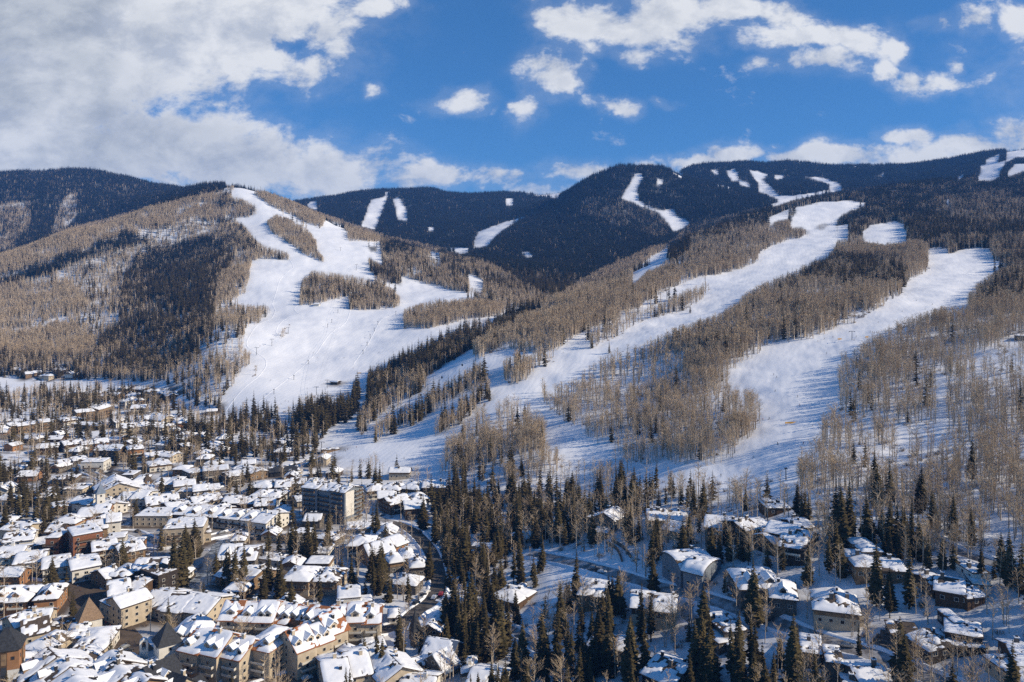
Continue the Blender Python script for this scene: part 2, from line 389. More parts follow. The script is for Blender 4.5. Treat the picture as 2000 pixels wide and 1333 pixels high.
# ------------------------------------------------------------------ vegetation zones, outlined on the survey view and carried onto the ground
# (polygon, conifers per m2, bare aspens per m2)
ZONES = [
    # far left mountain
    ([(-20, 330), (150, 325), (330, 360), (445, 360), (430, 378), (350, 398), (280, 418), (130, 458), (-20, 515)], .017, .003),
    ([(-20, 400), (60, 395), (60, 440), (20, 500), (-20, 510)], .006, .014),
    ([(130, 380), (150, 380), (150, 420), (125, 460), (100, 460), (110, 420)], .004, .010),
    # left face of the ski hill
    ([(-20, 512), (130, 455), (280, 415), (430, 374), (457, 368), (430, 420), (440, 480), (490, 510), (480, 560), (440, 600), (415, 650),
      (432, 700), (440, 765), (380, 790), (330, 745), (200, 735), (-20, 715)], .003, .013),
    ([(-20, 512), (140, 450), (300, 408), (430, 378), (440, 428), (330, 442), (200, 482), (100, 512), (-20, 548)], .0005, .045),
    ([(-20, 548), (100, 514), (250, 457), (290, 472), (180, 505), (60, 550), (-20, 575)], .016, .004),
    ([(270, 500), (400, 468), (455, 490), (445, 560), (430, 620), (400, 700), (300, 742), (190, 737), (180, 690), (230, 640), (240, 560)], .020, .014),
    ([(290, 520), (400, 530), (420, 600), (400, 690), (310, 735), (250, 735), (230, 690), (290, 610)], .030, .008),
    ([(-20, 562), (150, 556), (170, 600), (60, 640), (-20, 640)], .0005, .045),
    ([(-20, 650), (150, 632), (190, 690), (120, 705), (-20, 700)], .001, .04),
    ([(-20, 700), (200, 712), (330, 742), (330, 752), (200, 742), (-20, 738)], .012, .01),
    ([(428, 540), (490, 518), (482, 568), (440, 602), (415, 615)], .001, .05),
    # sunny side of the ski hill
    ([(418, 402), (440, 384), (470, 386), (500, 402), (498, 420), (480, 426), (432, 424)], .005, .045),
    ([(430, 424), (465, 432), (482, 445), (500, 470), (522, 482), (562, 492), (566, 508), (510, 506), (485, 512), (440, 490), (425, 450)], .006, .028),
    ([(519, 432), (540, 417), (560, 425), (600, 446), (618, 470), (620, 486), (641, 516), (600, 500), (570, 480), (530, 455)], .001, .055),
    ([(496, 380), (514, 380), (564, 396), (640, 422), (700, 438), (762, 462), (752, 471), (682, 472), (672, 442), (634, 430), (630, 447),
      (600, 437), (570, 420), (530, 404)], .0006, .035),
    ([(590, 545), (596, 540), (610, 528), (674, 536), (740, 548), (770, 566), (784, 580), (780, 600), (740, 606), (684, 606), (680, 580),
      (650, 586), (610, 596), (582, 597)], .005, .032),
    ([(720, 504), (752, 520), (784, 540), (784, 558), (744, 548), (722, 530)], .014, .022),
    ([(720, 482), (735, 482), (737, 492), (722, 492)], .015, .01),
    ([(748, 464), (765, 462), (850, 486), (950, 516), (1080, 556), (1094, 566), (1075, 590), (1050, 600), (920, 572), (894, 570), (862, 562),
      (820, 550), (784, 540), (748, 515), (742, 480)], .006, .04),
    ([(750, 478), (820, 488), (810, 500), (750, 498)], .022, .01),
    ([(860, 494), (912, 508), (915, 540), (870, 530), (862, 512)], .014, .025),
    ([(945, 530), (1060, 556), (1070, 575), (1000, 575), (945, 552)], .012, .02),
    ([(782, 628), (790, 606), (860, 584), (878, 588), (930, 580), (1050, 598), (998, 603), (970, 618), (910, 626), (836, 642), (790, 642)], .0035, .03),
    ([(718, 745), (796, 702), (840, 684), (890, 660), (912, 640), (960, 638), (996, 616), (1056, 606), (1082, 590), (1030, 632), (985, 654),
      (935, 675), (892, 700), (840, 732), (815, 742), (756, 760), (734, 786), (730, 814), (704, 820), (716, 780)], .030, .004),
    ([(910, 640), (960, 638), (985, 620), (960, 655), (915, 662)], .010, .004),
    ([(430, 594), (520, 596), (532, 608), (500, 636), (478, 654), (476, 680), (496, 698), (472, 734), (450, 762), (408, 768), (425, 700), (415, 650)], .003, .011),
    ([(540, 655), (560, 635), (574, 628), (572, 640), (548, 664)], .004, .012),
    ([(500, 712), (506, 712), (498, 742), (488, 744)], .001, .02),
    # far middle ridge
    ([(560, 392), (640, 380), (700, 374), (770, 362), (850, 365), (1000, 378), (1100, 390), (1080, 410), (1030, 424), (940, 476), (880, 492), (760, 467), (600, 410)], .020, .001),
    # cone
    ([(1030, 424), (1090, 388), (1150, 350), (1210, 328), (1260, 325), (1330, 340), (1500, 385), (1500, 420), (1340, 462), (1262, 496), (1180, 540),
      (1100, 592), (1060, 580), (960, 522), (900, 505), (868, 492), (940, 478)], .021, .002),
    ([(1150, 385), (1210, 395), (1280, 420), (1310, 445), (1290, 470), (1200, 440), (1130, 420)], .012, .010),
    # plateau
    ([(1250, 325), (1330, 322), (1400, 318), (1480, 312), (1650, 327), (1730, 325), (1800, 312), (1880, 296), (1960, 284), (2020, 280), (2020, 345),
      (1900, 356), (1700, 373), (1640, 379), (1560, 387), (1500, 406), (1450, 416), (1350, 396)], .019, .001),
    # right hill, upper part
    ([(1340, 447), (1400, 430), (1480, 412), (1500, 427), (1505, 455), (1500, 470), (1400, 485), (1320, 502), (1308, 482)], .012, .022),
    ([(1460, 420), (1500, 404), (1560, 385), (1640, 374), (1705, 368), (1700, 398), (1660, 392), (1600, 395), (1530, 412), (1497, 427), (1440, 437)], .016, .012),
    ([(1690, 425), (1700, 398), (1655, 390), (1650, 378), (1700, 370), (1760, 363), (1850, 356), (1905, 350), (1960, 343), (2020, 332), (2020, 508),
      (1976, 517), (1940, 508), (1935, 487), (1880, 487), (1840, 502), (1812, 528), (1812, 490), (1760, 474), (1700, 470), (1655, 474), (1660, 440)], .018, .016),
    ([(1830, 390), (1960, 380), (2020, 400), (2020, 440), (1900, 440), (1830, 420)], .006, .03),
    ([(1540, 413), (1600, 398), (1606, 410), (1572, 425), (1558, 434), (1540, 430)], .010, .004),
    ([(1520, 430), (1544, 428), (1544, 446), (1502, 442)], .012, .004),
    ([(1497, 440), (1542, 444), (1566, 444), (1582, 455), (1560, 466), (1505, 462)], .008, .02),
    ([(1592, 447), (1600, 438), (1625, 438), (1604, 450)], .008, .004),
    ([(1632, 442), (1640, 424), (1668, 410), (1700, 400), (1692, 424), (1660, 437)], .022, .01),
    # right hill, left flank of aspens
    ([(925, 690), (960, 664), (1000, 648), (1060, 614), (1090, 588), (1130, 556), (1180, 530), (1240, 504), (1262, 492), (1310, 478), (1400, 468), (1470, 448), (1538, 438),
      (1577, 457), (1532, 472), (1484, 492), (1480, 511), (1445, 526), (1400, 537), (1370, 540), (1328, 556), (1280, 580), (1248, 600), (1220, 612),
      (1200, 628), (1160, 638), (1124, 658), (1086, 684), (1050, 690), (1020, 688), (990, 680), (958, 692), (932, 702)], .0015, .042),
    ([(1305, 502), (1310, 480), (1350, 470), (1346, 500), (1302, 522)], .030, .005),
    ([(1142, 674), (1150, 655), (1185, 637), (1240, 612), (1270, 598), (1290, 590), (1330, 575), (1382, 553), (1387, 565), (1372, 585), (1352, 600),
      (1325, 610), (1275, 624), (1247, 632), (1200, 660), (1168, 680), (1150, 684)], .003, .011),
    # right hill, middle forest
    ([(1132, 740), (1140, 718), (1155, 700), (1175, 683), (1197, 672), (1257, 650), (1297, 637), (1350, 607), (1400, 600), (1442, 580), (1462, 562),
      (1487, 544), (1556, 522), (1600, 510), (1628, 492), (1634, 468), (1680, 470), (1760, 475), (1810, 490), (1812, 530), (1793, 540), (1775, 550),
      (1760, 577), (1733, 589), (1724, 604), (1694, 613), (1685, 628), (1640, 637), (1604, 655), (1560, 667), (1512, 670), (1495, 680), (1462, 705),
      (1435, 722), (1408, 742), (1435, 762), (1475, 768), (1497, 792), (1490, 825), (1475, 842), (1450, 875), (1420, 905), (1375, 910), (1262, 907),
      (1220, 902), (1190, 875), (1155, 860), (1132, 837), (1095, 817), (1062, 795), (1057, 768), (1087, 758)], .0007, .020),
    ([(1062, 772), (1140, 764), (1300, 772), (1350, 850), (1300, 905), (1222, 902), (1190, 875), (1155, 860), (1132, 837), (1095, 817), (1062, 795)], .0010, .033),
    ([(1300, 785), (1490, 795), (1488, 825), (1470, 850), (1420, 905), (1300, 905)], .0010, .030),
    ([(1445, 568), (1490, 536), (1556, 521), (1616, 505), (1670, 508), (1730, 517), (1775, 545), (1756, 578), (1730, 567), (1640, 558), (1580, 561),
      (1520, 579), (1460, 582)], .022, .010),
    ([(1622, 505), (1634, 490), (1655, 478), (1700, 476), (1775, 476), (1811, 490), (1814, 522), (1760, 514), (1700, 507), (1655, 511)], .0005, .055),
    ([(1400, 600), (1450, 584), (1530, 600), (1600, 604), (1690, 588), (1722, 600), (1692, 613), (1640, 637), (1560, 666), (1500, 668), (1440, 640), (1390, 640)], .002, .034),
    ([(1337, 700), (1420, 715), (1415, 735), (1392, 760), (1350, 765), (1330, 740)], 0, .05),
    ([(1200, 675), (1300, 655), (1420, 650), (1480, 680), (1430, 715), (1330, 690), (1220, 700)], .003, .028),
    # right hill, near forest
    ([(1645, 690), (1690, 670), (1730, 647), (1750, 632), (1812, 615), (1837, 607), (1870, 605), (1895, 600), (1892, 580), (1910, 556), (1955, 529),
      (1976, 520), (2020, 505), (2020, 1000), (1900, 1010), (1700, 985), (1560, 965), (1555, 930), (1600, 893), (1605, 855), (1627, 842), (1640, 822), (1650, 825),
      (1640, 792), (1635, 735)], .0006, .020),
    ([(1895, 602), (1892, 580), (1910, 556), (1955, 529), (2020, 505), (2020, 596), (1950, 604)], .018, .015),
    ([(1760, 655), (1800, 632), (1850, 615), (1900, 608), (2020, 600), (2020, 650), (1930, 668), (1850, 670), (1780, 682)], .0003, .034),
    ([(1650, 700), (1700, 690), (1720, 730), (1700, 760), (1645, 780)], .003, .020),
    ([(1900, 690), (2020, 640), (2020, 745), (1950, 760), (1880, 750)], .0006, .008),
    # foot of the right hill
    ([(868, 892), (930, 832), (1000, 800), (1050, 822), (1062, 860), (1110, 900), (1120, 940), (1000, 945), (880, 935)], .0015, .030),
    ([(850, 932), (870, 905), (940, 902), (1020, 885), (1032, 932), (940, 950)], .010, .012),
    ([(1108, 902), (1200, 900), (1240, 930), (1180, 958), (1060, 950)], .0005, .014),
    ([(728, 852), (760, 834), (820, 800), (860, 775), (915, 750), (940, 725), (950, 745), (905, 770), (860, 800), (810, 830), (760, 852), (735, 867)], .014, .018),
    ([(845, 852), (880, 820), (920, 785), (950, 755), (966, 775), (940, 800), (905, 825), (862, 850)], .013, .022),
    ([(716, 800), (800, 752), (832, 735), (832, 760), (780, 790), (732, 820), (705, 852), (698, 835)], .013, .022),
    ([(985, 727), (1010, 710), (1050, 712), (1040, 735), (1000, 755), (985, 745)], .002, .030),
    ([(1040, 702), (1085, 695), (1076, 720), (1045, 716)], .001, .015),
    # valley: woods between and around the houses
    ([(-20, 790), (330, 790), (600, 905), (850, 935), (850, 1360), (-20, 1360)], .0026, .0034),
    ([(330, 745), (440, 715), (442, 765), (425, 800), (380, 795)], .010, .006),
    ([(-20, 775), (120, 762), (330, 765), (300, 792), (200, 792), (120, 835), (-20, 845)], .006, .004),
    ([(380, 832), (520, 806), (575, 800), (640, 845), (600, 905), (480, 905), (400, 892), (300, 860)], .011, .004),
    ([(572, 810), (590, 775), (702, 762), (702, 800), (640, 838), (580, 840)], .028, .001),
    ([(-20, 900), (60, 900), (130, 940), (120, 1010), (30, 1020), (-20, 1000)], .014, .002),
    ([(240, 880), (330, 862), (400, 890), (420, 930), (330, 950), (250, 960)], .007, .004),
    ([(-20, 840), (100, 850), (240, 880), (250, 950), (130, 930), (60, 900), (-20, 900)], .003, .003),
    ([(400, 1010), (560, 1050), (560, 1150), (430, 1130), (330, 1060)], .004, .004),
    ([(560, 1045), (700, 1030), (730, 1080), (650, 1160), (560, 1130)], .007, .006),
    ([(420, 1120), (600, 1130), (830, 1130), (845, 1160), (760, 1185), (560, 1175), (430, 1165)], .013, .002),
    ([(700, 1060), (850, 1040), (850, 1130), (720, 1130)], .004, .006),
    ([(848, 950), (1100, 958), (1160, 1000), (1150, 1080), (1060, 1120), (1020, 1200), (900, 1220), (862, 1120), (845, 1040)], .022, .008),
    ([(830, 1200), (1000, 1210), (1200, 1150), (1330, 1150), (1330, 1360), (950, 1360), (840, 1330)], .018, .004),
    ([(740, 1180), (860, 1200), (880, 1340), (760, 1250)], .006, .004),
    ([(1150, 962), (1300, 950), (1700, 985), (1900, 1010), (2020, 1060), (2020, 1360), (1330, 1360), (1150, 1110)], .0056, .012),
    ([(1160, 968), (1300, 945), (1310, 985), (1170, 1000)], .014, .004),
    ([(1300, 1100), (1500, 1090), (1600, 1110), (1700, 1180), (1750, 1240), (1650, 1230), (1450, 1170), (1320, 1130)], .011, .006),
    ([(1280, 1200), (1500, 1215), (1580, 1290), (1560, 1360), (1280, 1360)], .016, .005),
    ([(1700, 1260), (1850, 1280), (2020, 1320), (2020, 1360), (1750, 1340)], .005, .006),
    ([(1850, 985), (2020, 1010), (2020, 1060), (1900, 1060)], .0003, .014),
    ([(260, 1180), (360, 1190), (400, 1230), (330, 1240), (270, 1220)], .008, .008),
]
# open snow: ski runs, clearings, ski paths
CUTS = [
    [(724, 390), (750, 386), (752, 376), (761, 374), (748, 410), (733, 449), (703, 442), (714, 420)],
    [(768, 388), (780, 386), (796, 412), (797, 432), (776, 430)],
    [(598, 400), (604, 395), (621, 395), (619, 411), (604, 406)],
    [(834, 445), (848, 445), (848, 450), (840, 453)], [(987, 389), (1003, 389), (1001, 402), (989, 401)],
    [(988, 433), (1034, 420), (1002, 438), (978, 452), (958, 474), (952, 482), (928, 485), (906, 497), (872, 490), (872, 485), (924, 484), (928, 464), (934, 453)],
    [(1012, 491), (1034, 493), (1050, 503), (1030, 505)],
    [(816, 486), (838, 492), (862, 494), (858, 509), (838, 500)], [(914, 534), (946, 548), (942, 566), (918, 562)],
    [(1304, 484), (1306, 500), (1288, 520), (1266, 532), (1240, 556), (1232, 556), (1238, 528), (1280, 497)],
    [(1241, 339), (1251, 338), (1258, 348), (1248, 361), (1245, 375), (1250, 393), (1263, 400), (1282, 409), (1316, 410), (1328, 426), (1350, 433), (1338, 445),
     (1322, 452), (1314, 451), (1305, 438), (1291, 421), (1278, 412), (1252, 405), (1240, 398), (1212, 388), (1228, 360)],
    [(1312, 336), (1334, 339), (1331, 348), (1315, 343)], [(1282, 348), (1295, 351), (1293, 362), (1283, 361)],
    [(1386, 333), (1404, 332), (1404, 343), (1396, 340)], [(1417, 334), (1436, 329), (1441, 336), (1442, 355), (1429, 353), (1420, 341)],
    [(1442, 350), (1467, 360), (1467, 368), (1444, 362)], [(1387, 358), (1420, 364), (1440, 368), (1420, 370), (1386, 362)],
    [(1463, 332), (1485, 336), (1503, 341), (1489, 351), (1509, 366), (1518, 380), (1533, 383), (1568, 380), (1584, 377), (1620, 371), (1620, 361), (1595, 353),
     (1570, 344), (1612, 348), (1645, 361), (1644, 374), (1622, 376), (1588, 384), (1552, 392), (1533, 398), (1515, 404), (1495, 401), (1519, 396), (1517, 388),
     (1483, 376), (1480, 358), (1468, 343)],
    [(1510, 343), (1530, 343), (1532, 350), (1515, 350)],
    [(1966, 294), (2020, 289), (2020, 304), (1983, 309), (1966, 317), (1954, 335), (1953, 346), (1935, 355), (1904, 355), (1915, 338), (1916, 328), (1906, 325),
     (1924, 321), (1925, 312), (1945, 304), (1953, 300), (1950, 318), (1964, 314)],
    [(1960, 349), (1982, 321), (2020, 317), (2020, 328), (1983, 341)], [(1868, 352), (1882, 338), (1884, 344), (1872, 354)], [(1708, 348), (1726, 338), (1727, 342), (1712, 350)],
    [(1700, 440), (1750, 432), (1768, 440), (1772, 476), (1720, 480), (1690, 471), (1680, 456)], [(1840, 392), (1856, 390), (1855, 401), (1842, 400)],
    [(1812, 486), (1850, 486), (1855, 500), (1835, 512), (1813, 520)],
    [(1060, 761), (1150, 765), (1300, 785), (1300, 790), (1150, 771), (1060, 768)],
    [(1050, 754), (1140, 724), (1200, 687), (1260, 670), (1330, 642), (1400, 620), (1450, 590), (1440, 572), (1380, 585), (1320, 614), (1250, 640), (1190, 664), (1140, 690), (1080, 715), (1040, 735)],
    [(1430, 540), (1485, 508), (1540, 474), (1580, 460), (1602, 506), (1556, 530), (1490, 556), (1450, 580), (1400, 602), (1400, 545)],
    [(1560, 404), (1660, 391), (1662, 408), (1622, 434), (1580, 442), (1545, 432)],
    [(1730, 768), (2020, 757), (2020, 764), (1730, 776)],
    [(1826, 735), (1848, 733), (1848, 870), (1828, 870)],
    [(1655, 832), (1720, 826), (1800, 842), (1850, 862), (1848, 876), (1800, 868), (1700, 850), (1640, 850)],
    [(1320, 920), (1420, 905), (1560, 930), (1560, 962), (1420, 975), (1300, 952)],
]
RW, RH = 1060, 680           # half-resolution raster with a margin
RX0, RY0 = -40, 0
GX, GY = np.meshgrid(np.arange(RW) * 2 + RX0 + 1, np.arange(RH) * 2 + RY0 + 1)


def fill(poly):
    xs = [p[0] for p in poly]; ys = [p[1] for p in poly]
    i0, i1 = max(0, int((min(xs) - RX0) / 2)), min(RW, int((max(xs) - RX0) / 2) + 2)
    j0, j1 = max(0, int((min(ys) - RY0) / 2)), min(RH, int((max(ys) - RY0) / 2) + 2)
    x, y = GX[j0:j1, i0:i1], GY[j0:j1, i0:i1]
    m = np.zeros(x.shape, bool)
    for (x1, y1), (x2, y2) in zip(poly, poly[1:] + poly[:1]):
        if y1 == y2: continue
        m ^= ((y1 > y) != (y2 > y)) & (x < (x2 - x1) * (y - y1) / (y2 - y1) + x1)
    return slice(j0, j1), slice(i0, i1), m


RCON = np.zeros((RH, RW)); RASP = np.zeros((RH, RW))
for poly, c, a in ZONES:
    js, is_, m = fill(poly)
    RCON[js, is_][m] = c; RASP[js, is_][m] = a
for poly in CUTS:
    js, is_, m = fill(poly)
    RCON[js, is_][m] = 0; RASP[js, is_][m] = 0


def cover(X, Y, Z):
    """conifers and aspens per m2 at ground points (arrays)"""
    px, py = proj(X, Y, Z)
    jx = (vnoise(X / 7, Y / 7, 5) - .5) * np.clip(3000 / Y, 1, 8)          # ragged forest edges
    jy = (vnoise(X / 7, Y / 7, 6) - .5) * np.clip(1500 / Y, .6, 4)
    # beyond the surveyed view the cover of its edge carries on
    qx, qy = np.clip(px + jx, 3, 1994), np.clip(py + jy, 3, 1328)
    i = ((qx - RX0) / 2).astype(int); j = ((qy - RY0) / 2).astype(int)
    c, a = RCON[j, i].copy(), RASP[j, i].copy()
    hid = hidden_px(X, Y, Z) > 3
    c[hid] = np.where(Y > 1900, .018, .012)[hid]; a[hid] = np.where(Y > 1900, .002, .015)[hid]
    return c, a, hid


# ------------------------------------------------------------------ materials
MATS = {}


def mat(name, rgb, rough=0.8, var=0.0, scale=1.0, detail=4, rgb2=None, bump=0.0, obj_var=0.0, metal=0.0, spec=0.3, sss=None):
    """Procedural material: base colour broken up by noise, and a little different on every object."""
    if name in MATS: return MATS[name]
    m = bpy.data.materials.new(name)
    m.use_nodes = True
    t = m.node_tree
    b = t.nodes['Principled BSDF']
    b.inputs['Roughness'].default_value = rough
    b.inputs['Metallic'].default_value = metal
    b.inputs['Specular IOR Level'].default_value = spec
    rgb = tuple(rgb) + (1,)
    if rgb2 is None:
        rgb2 = tuple(max(0, c * (1 - var)) for c in rgb[:3])
    rgb2 = tuple(rgb2) + (1,)
    co = N(t, 'ShaderNodeTexCoord')
    nz = NOISE(t, co.outputs['Object'], scale, detail, 0.6)
    f = RANGE(t, nz.outputs[0], 0.35, 0.65, 0, 1)
    c = MIX(t, f, rgb, rgb2)
    if obj_var:
        oi = N(t, 'ShaderNodeObjectInfo')
        h = N(t, 'ShaderNodeHueSaturation')
        setin(t, h, 'Value', M(t, 'MULTIPLY_ADD', oi.outputs['Random'], obj_var, 1 - obj_var / 2))
        t.links.new(c, h.inputs['Color'])
        c = h.outputs[0]
    t.links.new(c, b.inputs['Base Color'])
    if bump:
        bp = N(t, 'ShaderNodeBump')
        bp.inputs['Strength'].default_value = bump
        bp.inputs['Distance'].default_value = 0.1
        t.links.new(nz.outputs[0], bp.inputs['Height'])
        t.links.new(bp.outputs[0], b.inputs['Normal'])
    MATS[name] = m
    return m


def finish_mesh(name, verts, faces, mats, mat_idx=None, smooth=False):
    me = bpy.data.meshes.new(name)
    me.from_pydata(verts, [], faces)
    for m in (mats if isinstance(mats, (list, tuple)) else [mats]): me.materials.append(m)
    if mat_idx is not None: me.polygons.foreach_set('material_index', mat_idx)
    if smooth: me.polygons.foreach_set('use_smooth', [True] * len(me.polygons))
    me.update()
    return me


def np_mesh(name, verts, quads, mats, attrs=None, smooth=True):
    """Fast mesh from numpy arrays; quads (n,4) or tris (n,3)."""
    me = bpy.data.meshes.new(name)
    k = quads.shape[1]
    me.vertices.add(len(verts)); me.vertices.foreach_set('co', np.asarray(verts, np.float32).ravel())
    me.loops.add(quads.size); me.loops.foreach_set('vertex_index', quads.ravel().astype(np.int32))
    me.polygons.add(len(quads)); me.polygons.foreach_set('loop_start', (np.arange(len(quads)) * k).astype(np.int32))
    me.polygons.foreach_set('use_smooth', np.full(len(quads), smooth))
    for m in (mats if isinstance(mats, (list, tuple)) else [mats]): me.materials.append(m)
    for an, av in (attrs or {}).items():
        at = me.attributes.new(an, 'FLOAT', 'POINT'); at.data.foreach_set('value', np.asarray(av, np.float32).ravel())
    me.update(); me.validate()
    return me


def link(name, data, parent=None, loc=None, rotz=None):
    o = bpy.data.objects.new(name, data)
    COL.objects.link(o)
    if parent is not None: o.parent = parent
    if loc is not None: o.location = loc
    if rotz is not None: o.rotation_euler = (0, 0, rotz)
    return o


def tag(o, label=None, cat=None, group=None, kind=None):
    if label: o['label'] = label
    if cat: o['category'] = cat
    if group: o['group'] = group
    if kind: o['kind'] = kind
    return o

# ------------------------------------------------------------------ people: one skinned body per pose, dressed by material
mat('skin', (.45, .27, .18), .6, .1, 5)
mat('dark_cloth', (.025, .028, .035), .8, .3, 6)
mat('blue_cloth', (.035, .10, .26), .8, .2, 6)
mat('red_cloth', (.30, .035, .03), .8, .2, 6)
mat('grey_cloth', (.16, .16, .17), .8, .2, 6)
mat('orange_cloth', (.55, .22, .03), .8, .2, 6)


def body_mesh(name, joints, bones, mats):
    me = bpy.data.meshes.new(name)
    me.from_pydata([j[0] for j in joints], bones, [])
    o = bpy.data.objects.new(name, me); COL.objects.link(o)
    sk = o.modifiers.new('skin', 'SKIN')
    for i, j in enumerate(joints):
        r = j[1]
        me.skin_vertices[0].data[i].radius = (r, r) if not isinstance(r, tuple) else r
    me.skin_vertices[0].data[0].use_root = True
    o.modifiers.new('sub', 'SUBSURF').levels = 1
    dg = bpy.context.evaluated_depsgraph_get()
    out = bpy.data.meshes.new_from_object(o.evaluated_get(dg))
    bpy.data.objects.remove(o); bpy.data.meshes.remove(me)
    out.name = name
    top = max(v.co.z for v in out.vertices)
    for m in mats: out.materials.append(m)
    for p in out.polygons:
        z = p.center.z / top
        p.material_index = 0 if z < .50 else (1 if z < .845 else (2 if z < .93 else 3))
        p.use_smooth = True
    return out


def pose(kind):
    if kind == 'walk':
        J = [((0, 0, .96), (.15, .11)), ((0, .01, 1.2), (.15, .10)), ((0, .02, 1.43), (.17, .10)), ((0, .03, 1.53), .055), ((0, .05, 1.62), .085), ((0, .06, 1.72), .085),
             ((.19, .02, 1.41), .06), ((.24, -.10, 1.14), .045), ((.23, -.02, .90), .035), ((.22, .02, .80), .03), ((-.19, .02, 1.41), .06), ((-.24, .12, 1.15), .045), ((-.22, .24, .95), .035), ((-.21, .28, .87), .03),
             ((.10, .02, .88), .10), ((.11, .20, .50), .065), ((.11, .22, .08), .045), ((.12, .38, .04), .035), ((-.10, -.02, .88), .10), ((-.11, -.08, .50), .065), ((-.11, -.34, .14), .045), ((-.11, -.24, .04), .035)]
    else:
        J = [((0, -.12, .74), (.16, .13)), ((0, -.02, .98), (.16, .12)), ((0, .12, 1.2), (.18, .11)), ((0, .19, 1.3), .06), ((0, .23, 1.39), .09), ((0, .25, 1.50), .10),
             ((.20, .14, 1.17), .065), ((.30, .26, .96), .05), ((.32, .48, .92), .04), ((.32, .54, .92), .035), ((-.20, .14, 1.17), .065), ((-.30, .26, .96), .05), ((-.32, .48, .92), .04), ((-.32, .54, .92), .035),
             ((.11, -.08, .66), .105), ((.14, .16, .42), .075), ((.14, -.02, .12), .06), ((.14, .12, .06), .05), ((-.11, -.08, .66), .105), ((-.14, .16, .42), .075), ((-.14, -.02, .12), .06), ((-.14, .12, .06), .05)]
    B = [(0, 1), (1, 2), (2, 3), (3, 4), (4, 5), (2, 6), (6, 7), (7, 8), (8, 9), (2, 10), (10, 11), (11, 12), (12, 13), (0, 14), (14, 15), (15, 16), (16, 17), (0, 18), (18, 19), (19, 20), (20, 21)]
    return J, B


SKIERS, WALKERS = [], []
for jac, word in (('dark_cloth', 'dark'), ('blue_cloth', 'blue'), ('red_cloth', 'red'), ('grey_cloth', 'grey')):
    J, B = pose('ski')
    SKIERS.append((body_mesh('skier', J, B, [MATS['dark_cloth'], MATS[jac], MATS['skin'], MATS['dark_cloth']]), word))
    J, B = pose('walk')
    WALKERS.append((body_mesh('walker', J, B, [MATS['dark_cloth'], MATS[jac], MATS['skin'], MATS['dark_cloth']]), word))

# ------------------------------------------------------------------ ground sheet
cC, cA, cHid = cover(XX.ravel(), YY.ravel(), H.ravel())
litter = np.clip(cC * 26 + cA * 6.5, 0, 1)            # twigs, needles and shrubs showing through the snow under the trees
LIT = litter.reshape(H.shape)
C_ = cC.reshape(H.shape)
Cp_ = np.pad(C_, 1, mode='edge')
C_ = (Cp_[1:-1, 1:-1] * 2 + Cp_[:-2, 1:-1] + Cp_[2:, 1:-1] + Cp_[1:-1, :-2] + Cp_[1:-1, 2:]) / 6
for _ in range(2):
    Lp = np.pad(LIT, 1, mode='edge')
    LIT = (Lp[1:-1, 1:-1] * 2 + Lp[:-2, 1:-1] + Lp[2:, 1:-1] + Lp[1:-1, :-2] + Lp[1:-1, 2:]) / 6
town = np.zeros(H.shape)
pxg, pyg = proj(XX, YY, H)
town = np.clip((np.where(H < 6, 1.0, 0.0)) * np.clip((760 - pxg) / 150, 0, 1), 0, 1) * np.clip((700 - YY) / 150, 0, 1)
idx = np.arange(NU * NW).reshape(NW, NU)
quads = np.stack([idx[:-1, :-1], idx[:-1, 1:], idx[1:, 1:], idx[1:, :-1]], -1).reshape(-1, 4)

snow = bpy.data.materials.new('snow_ground')
snow.use_nodes = True
t = snow.node_tree
b = t.nodes['Principled BSDF']
b.inputs['Roughness'].default_value = 0.75
b.inputs['Specular IOR Level'].default_value = 0.15
geo = N(t, 'ShaderNodeNewGeometry')
pos = geo.outputs['Position']
al = N(t, 'ShaderNodeAttribute', attribute_name='litter')
at_ = N(t, 'ShaderNodeAttribute', attribute_name='town')
nb = NOISE(t, pos, 0.35, 6, 0.65)
ns_ = NOISE(t, pos, 0.035, 5, 0.6)
n_l = RANGE(t, nb.outputs[0], 0.44, 0.62, 0, 1)
f_l = M(t, 'MULTIPLY', M(t, 'MULTIPLY', al.outputs['Fac'], n_l), 0.62, clamp=True)
base = MIX(t, RANGE(t, ns_.outputs[0], .35, .65, 0, 1), (0.80, 0.82, 0.86, 1), (0.87, 0.88, 0.90, 1))
base = MIX(t, f_l, base, (0.17, 0.12, 0.075, 1))
n_t = NOISE(t, pos, 0.045, 5, 0.62)
f_t = M(t, 'MULTIPLY', at_.outputs['Fac'], RANGE(t, n_t.outputs[0], 0.38, 0.47, 0, 1), clamp=True)
base = MIX(t, f_t, base, (0.105, 0.080, 0.058, 1))
ad = N(t, 'ShaderNodeAttribute', attribute_name='canopy_shade')
base = MIX(t, M(t, 'MULTIPLY', ad.outputs['Fac'], RANGE(t, nb.outputs[0], .30, .46, .55, .94)), base, (0.030, 0.034, 0.030, 1))  # far conifer floor: dark needle tone with canopy shade put into the colour
t.links.new(base, b.inputs['Base Color'])
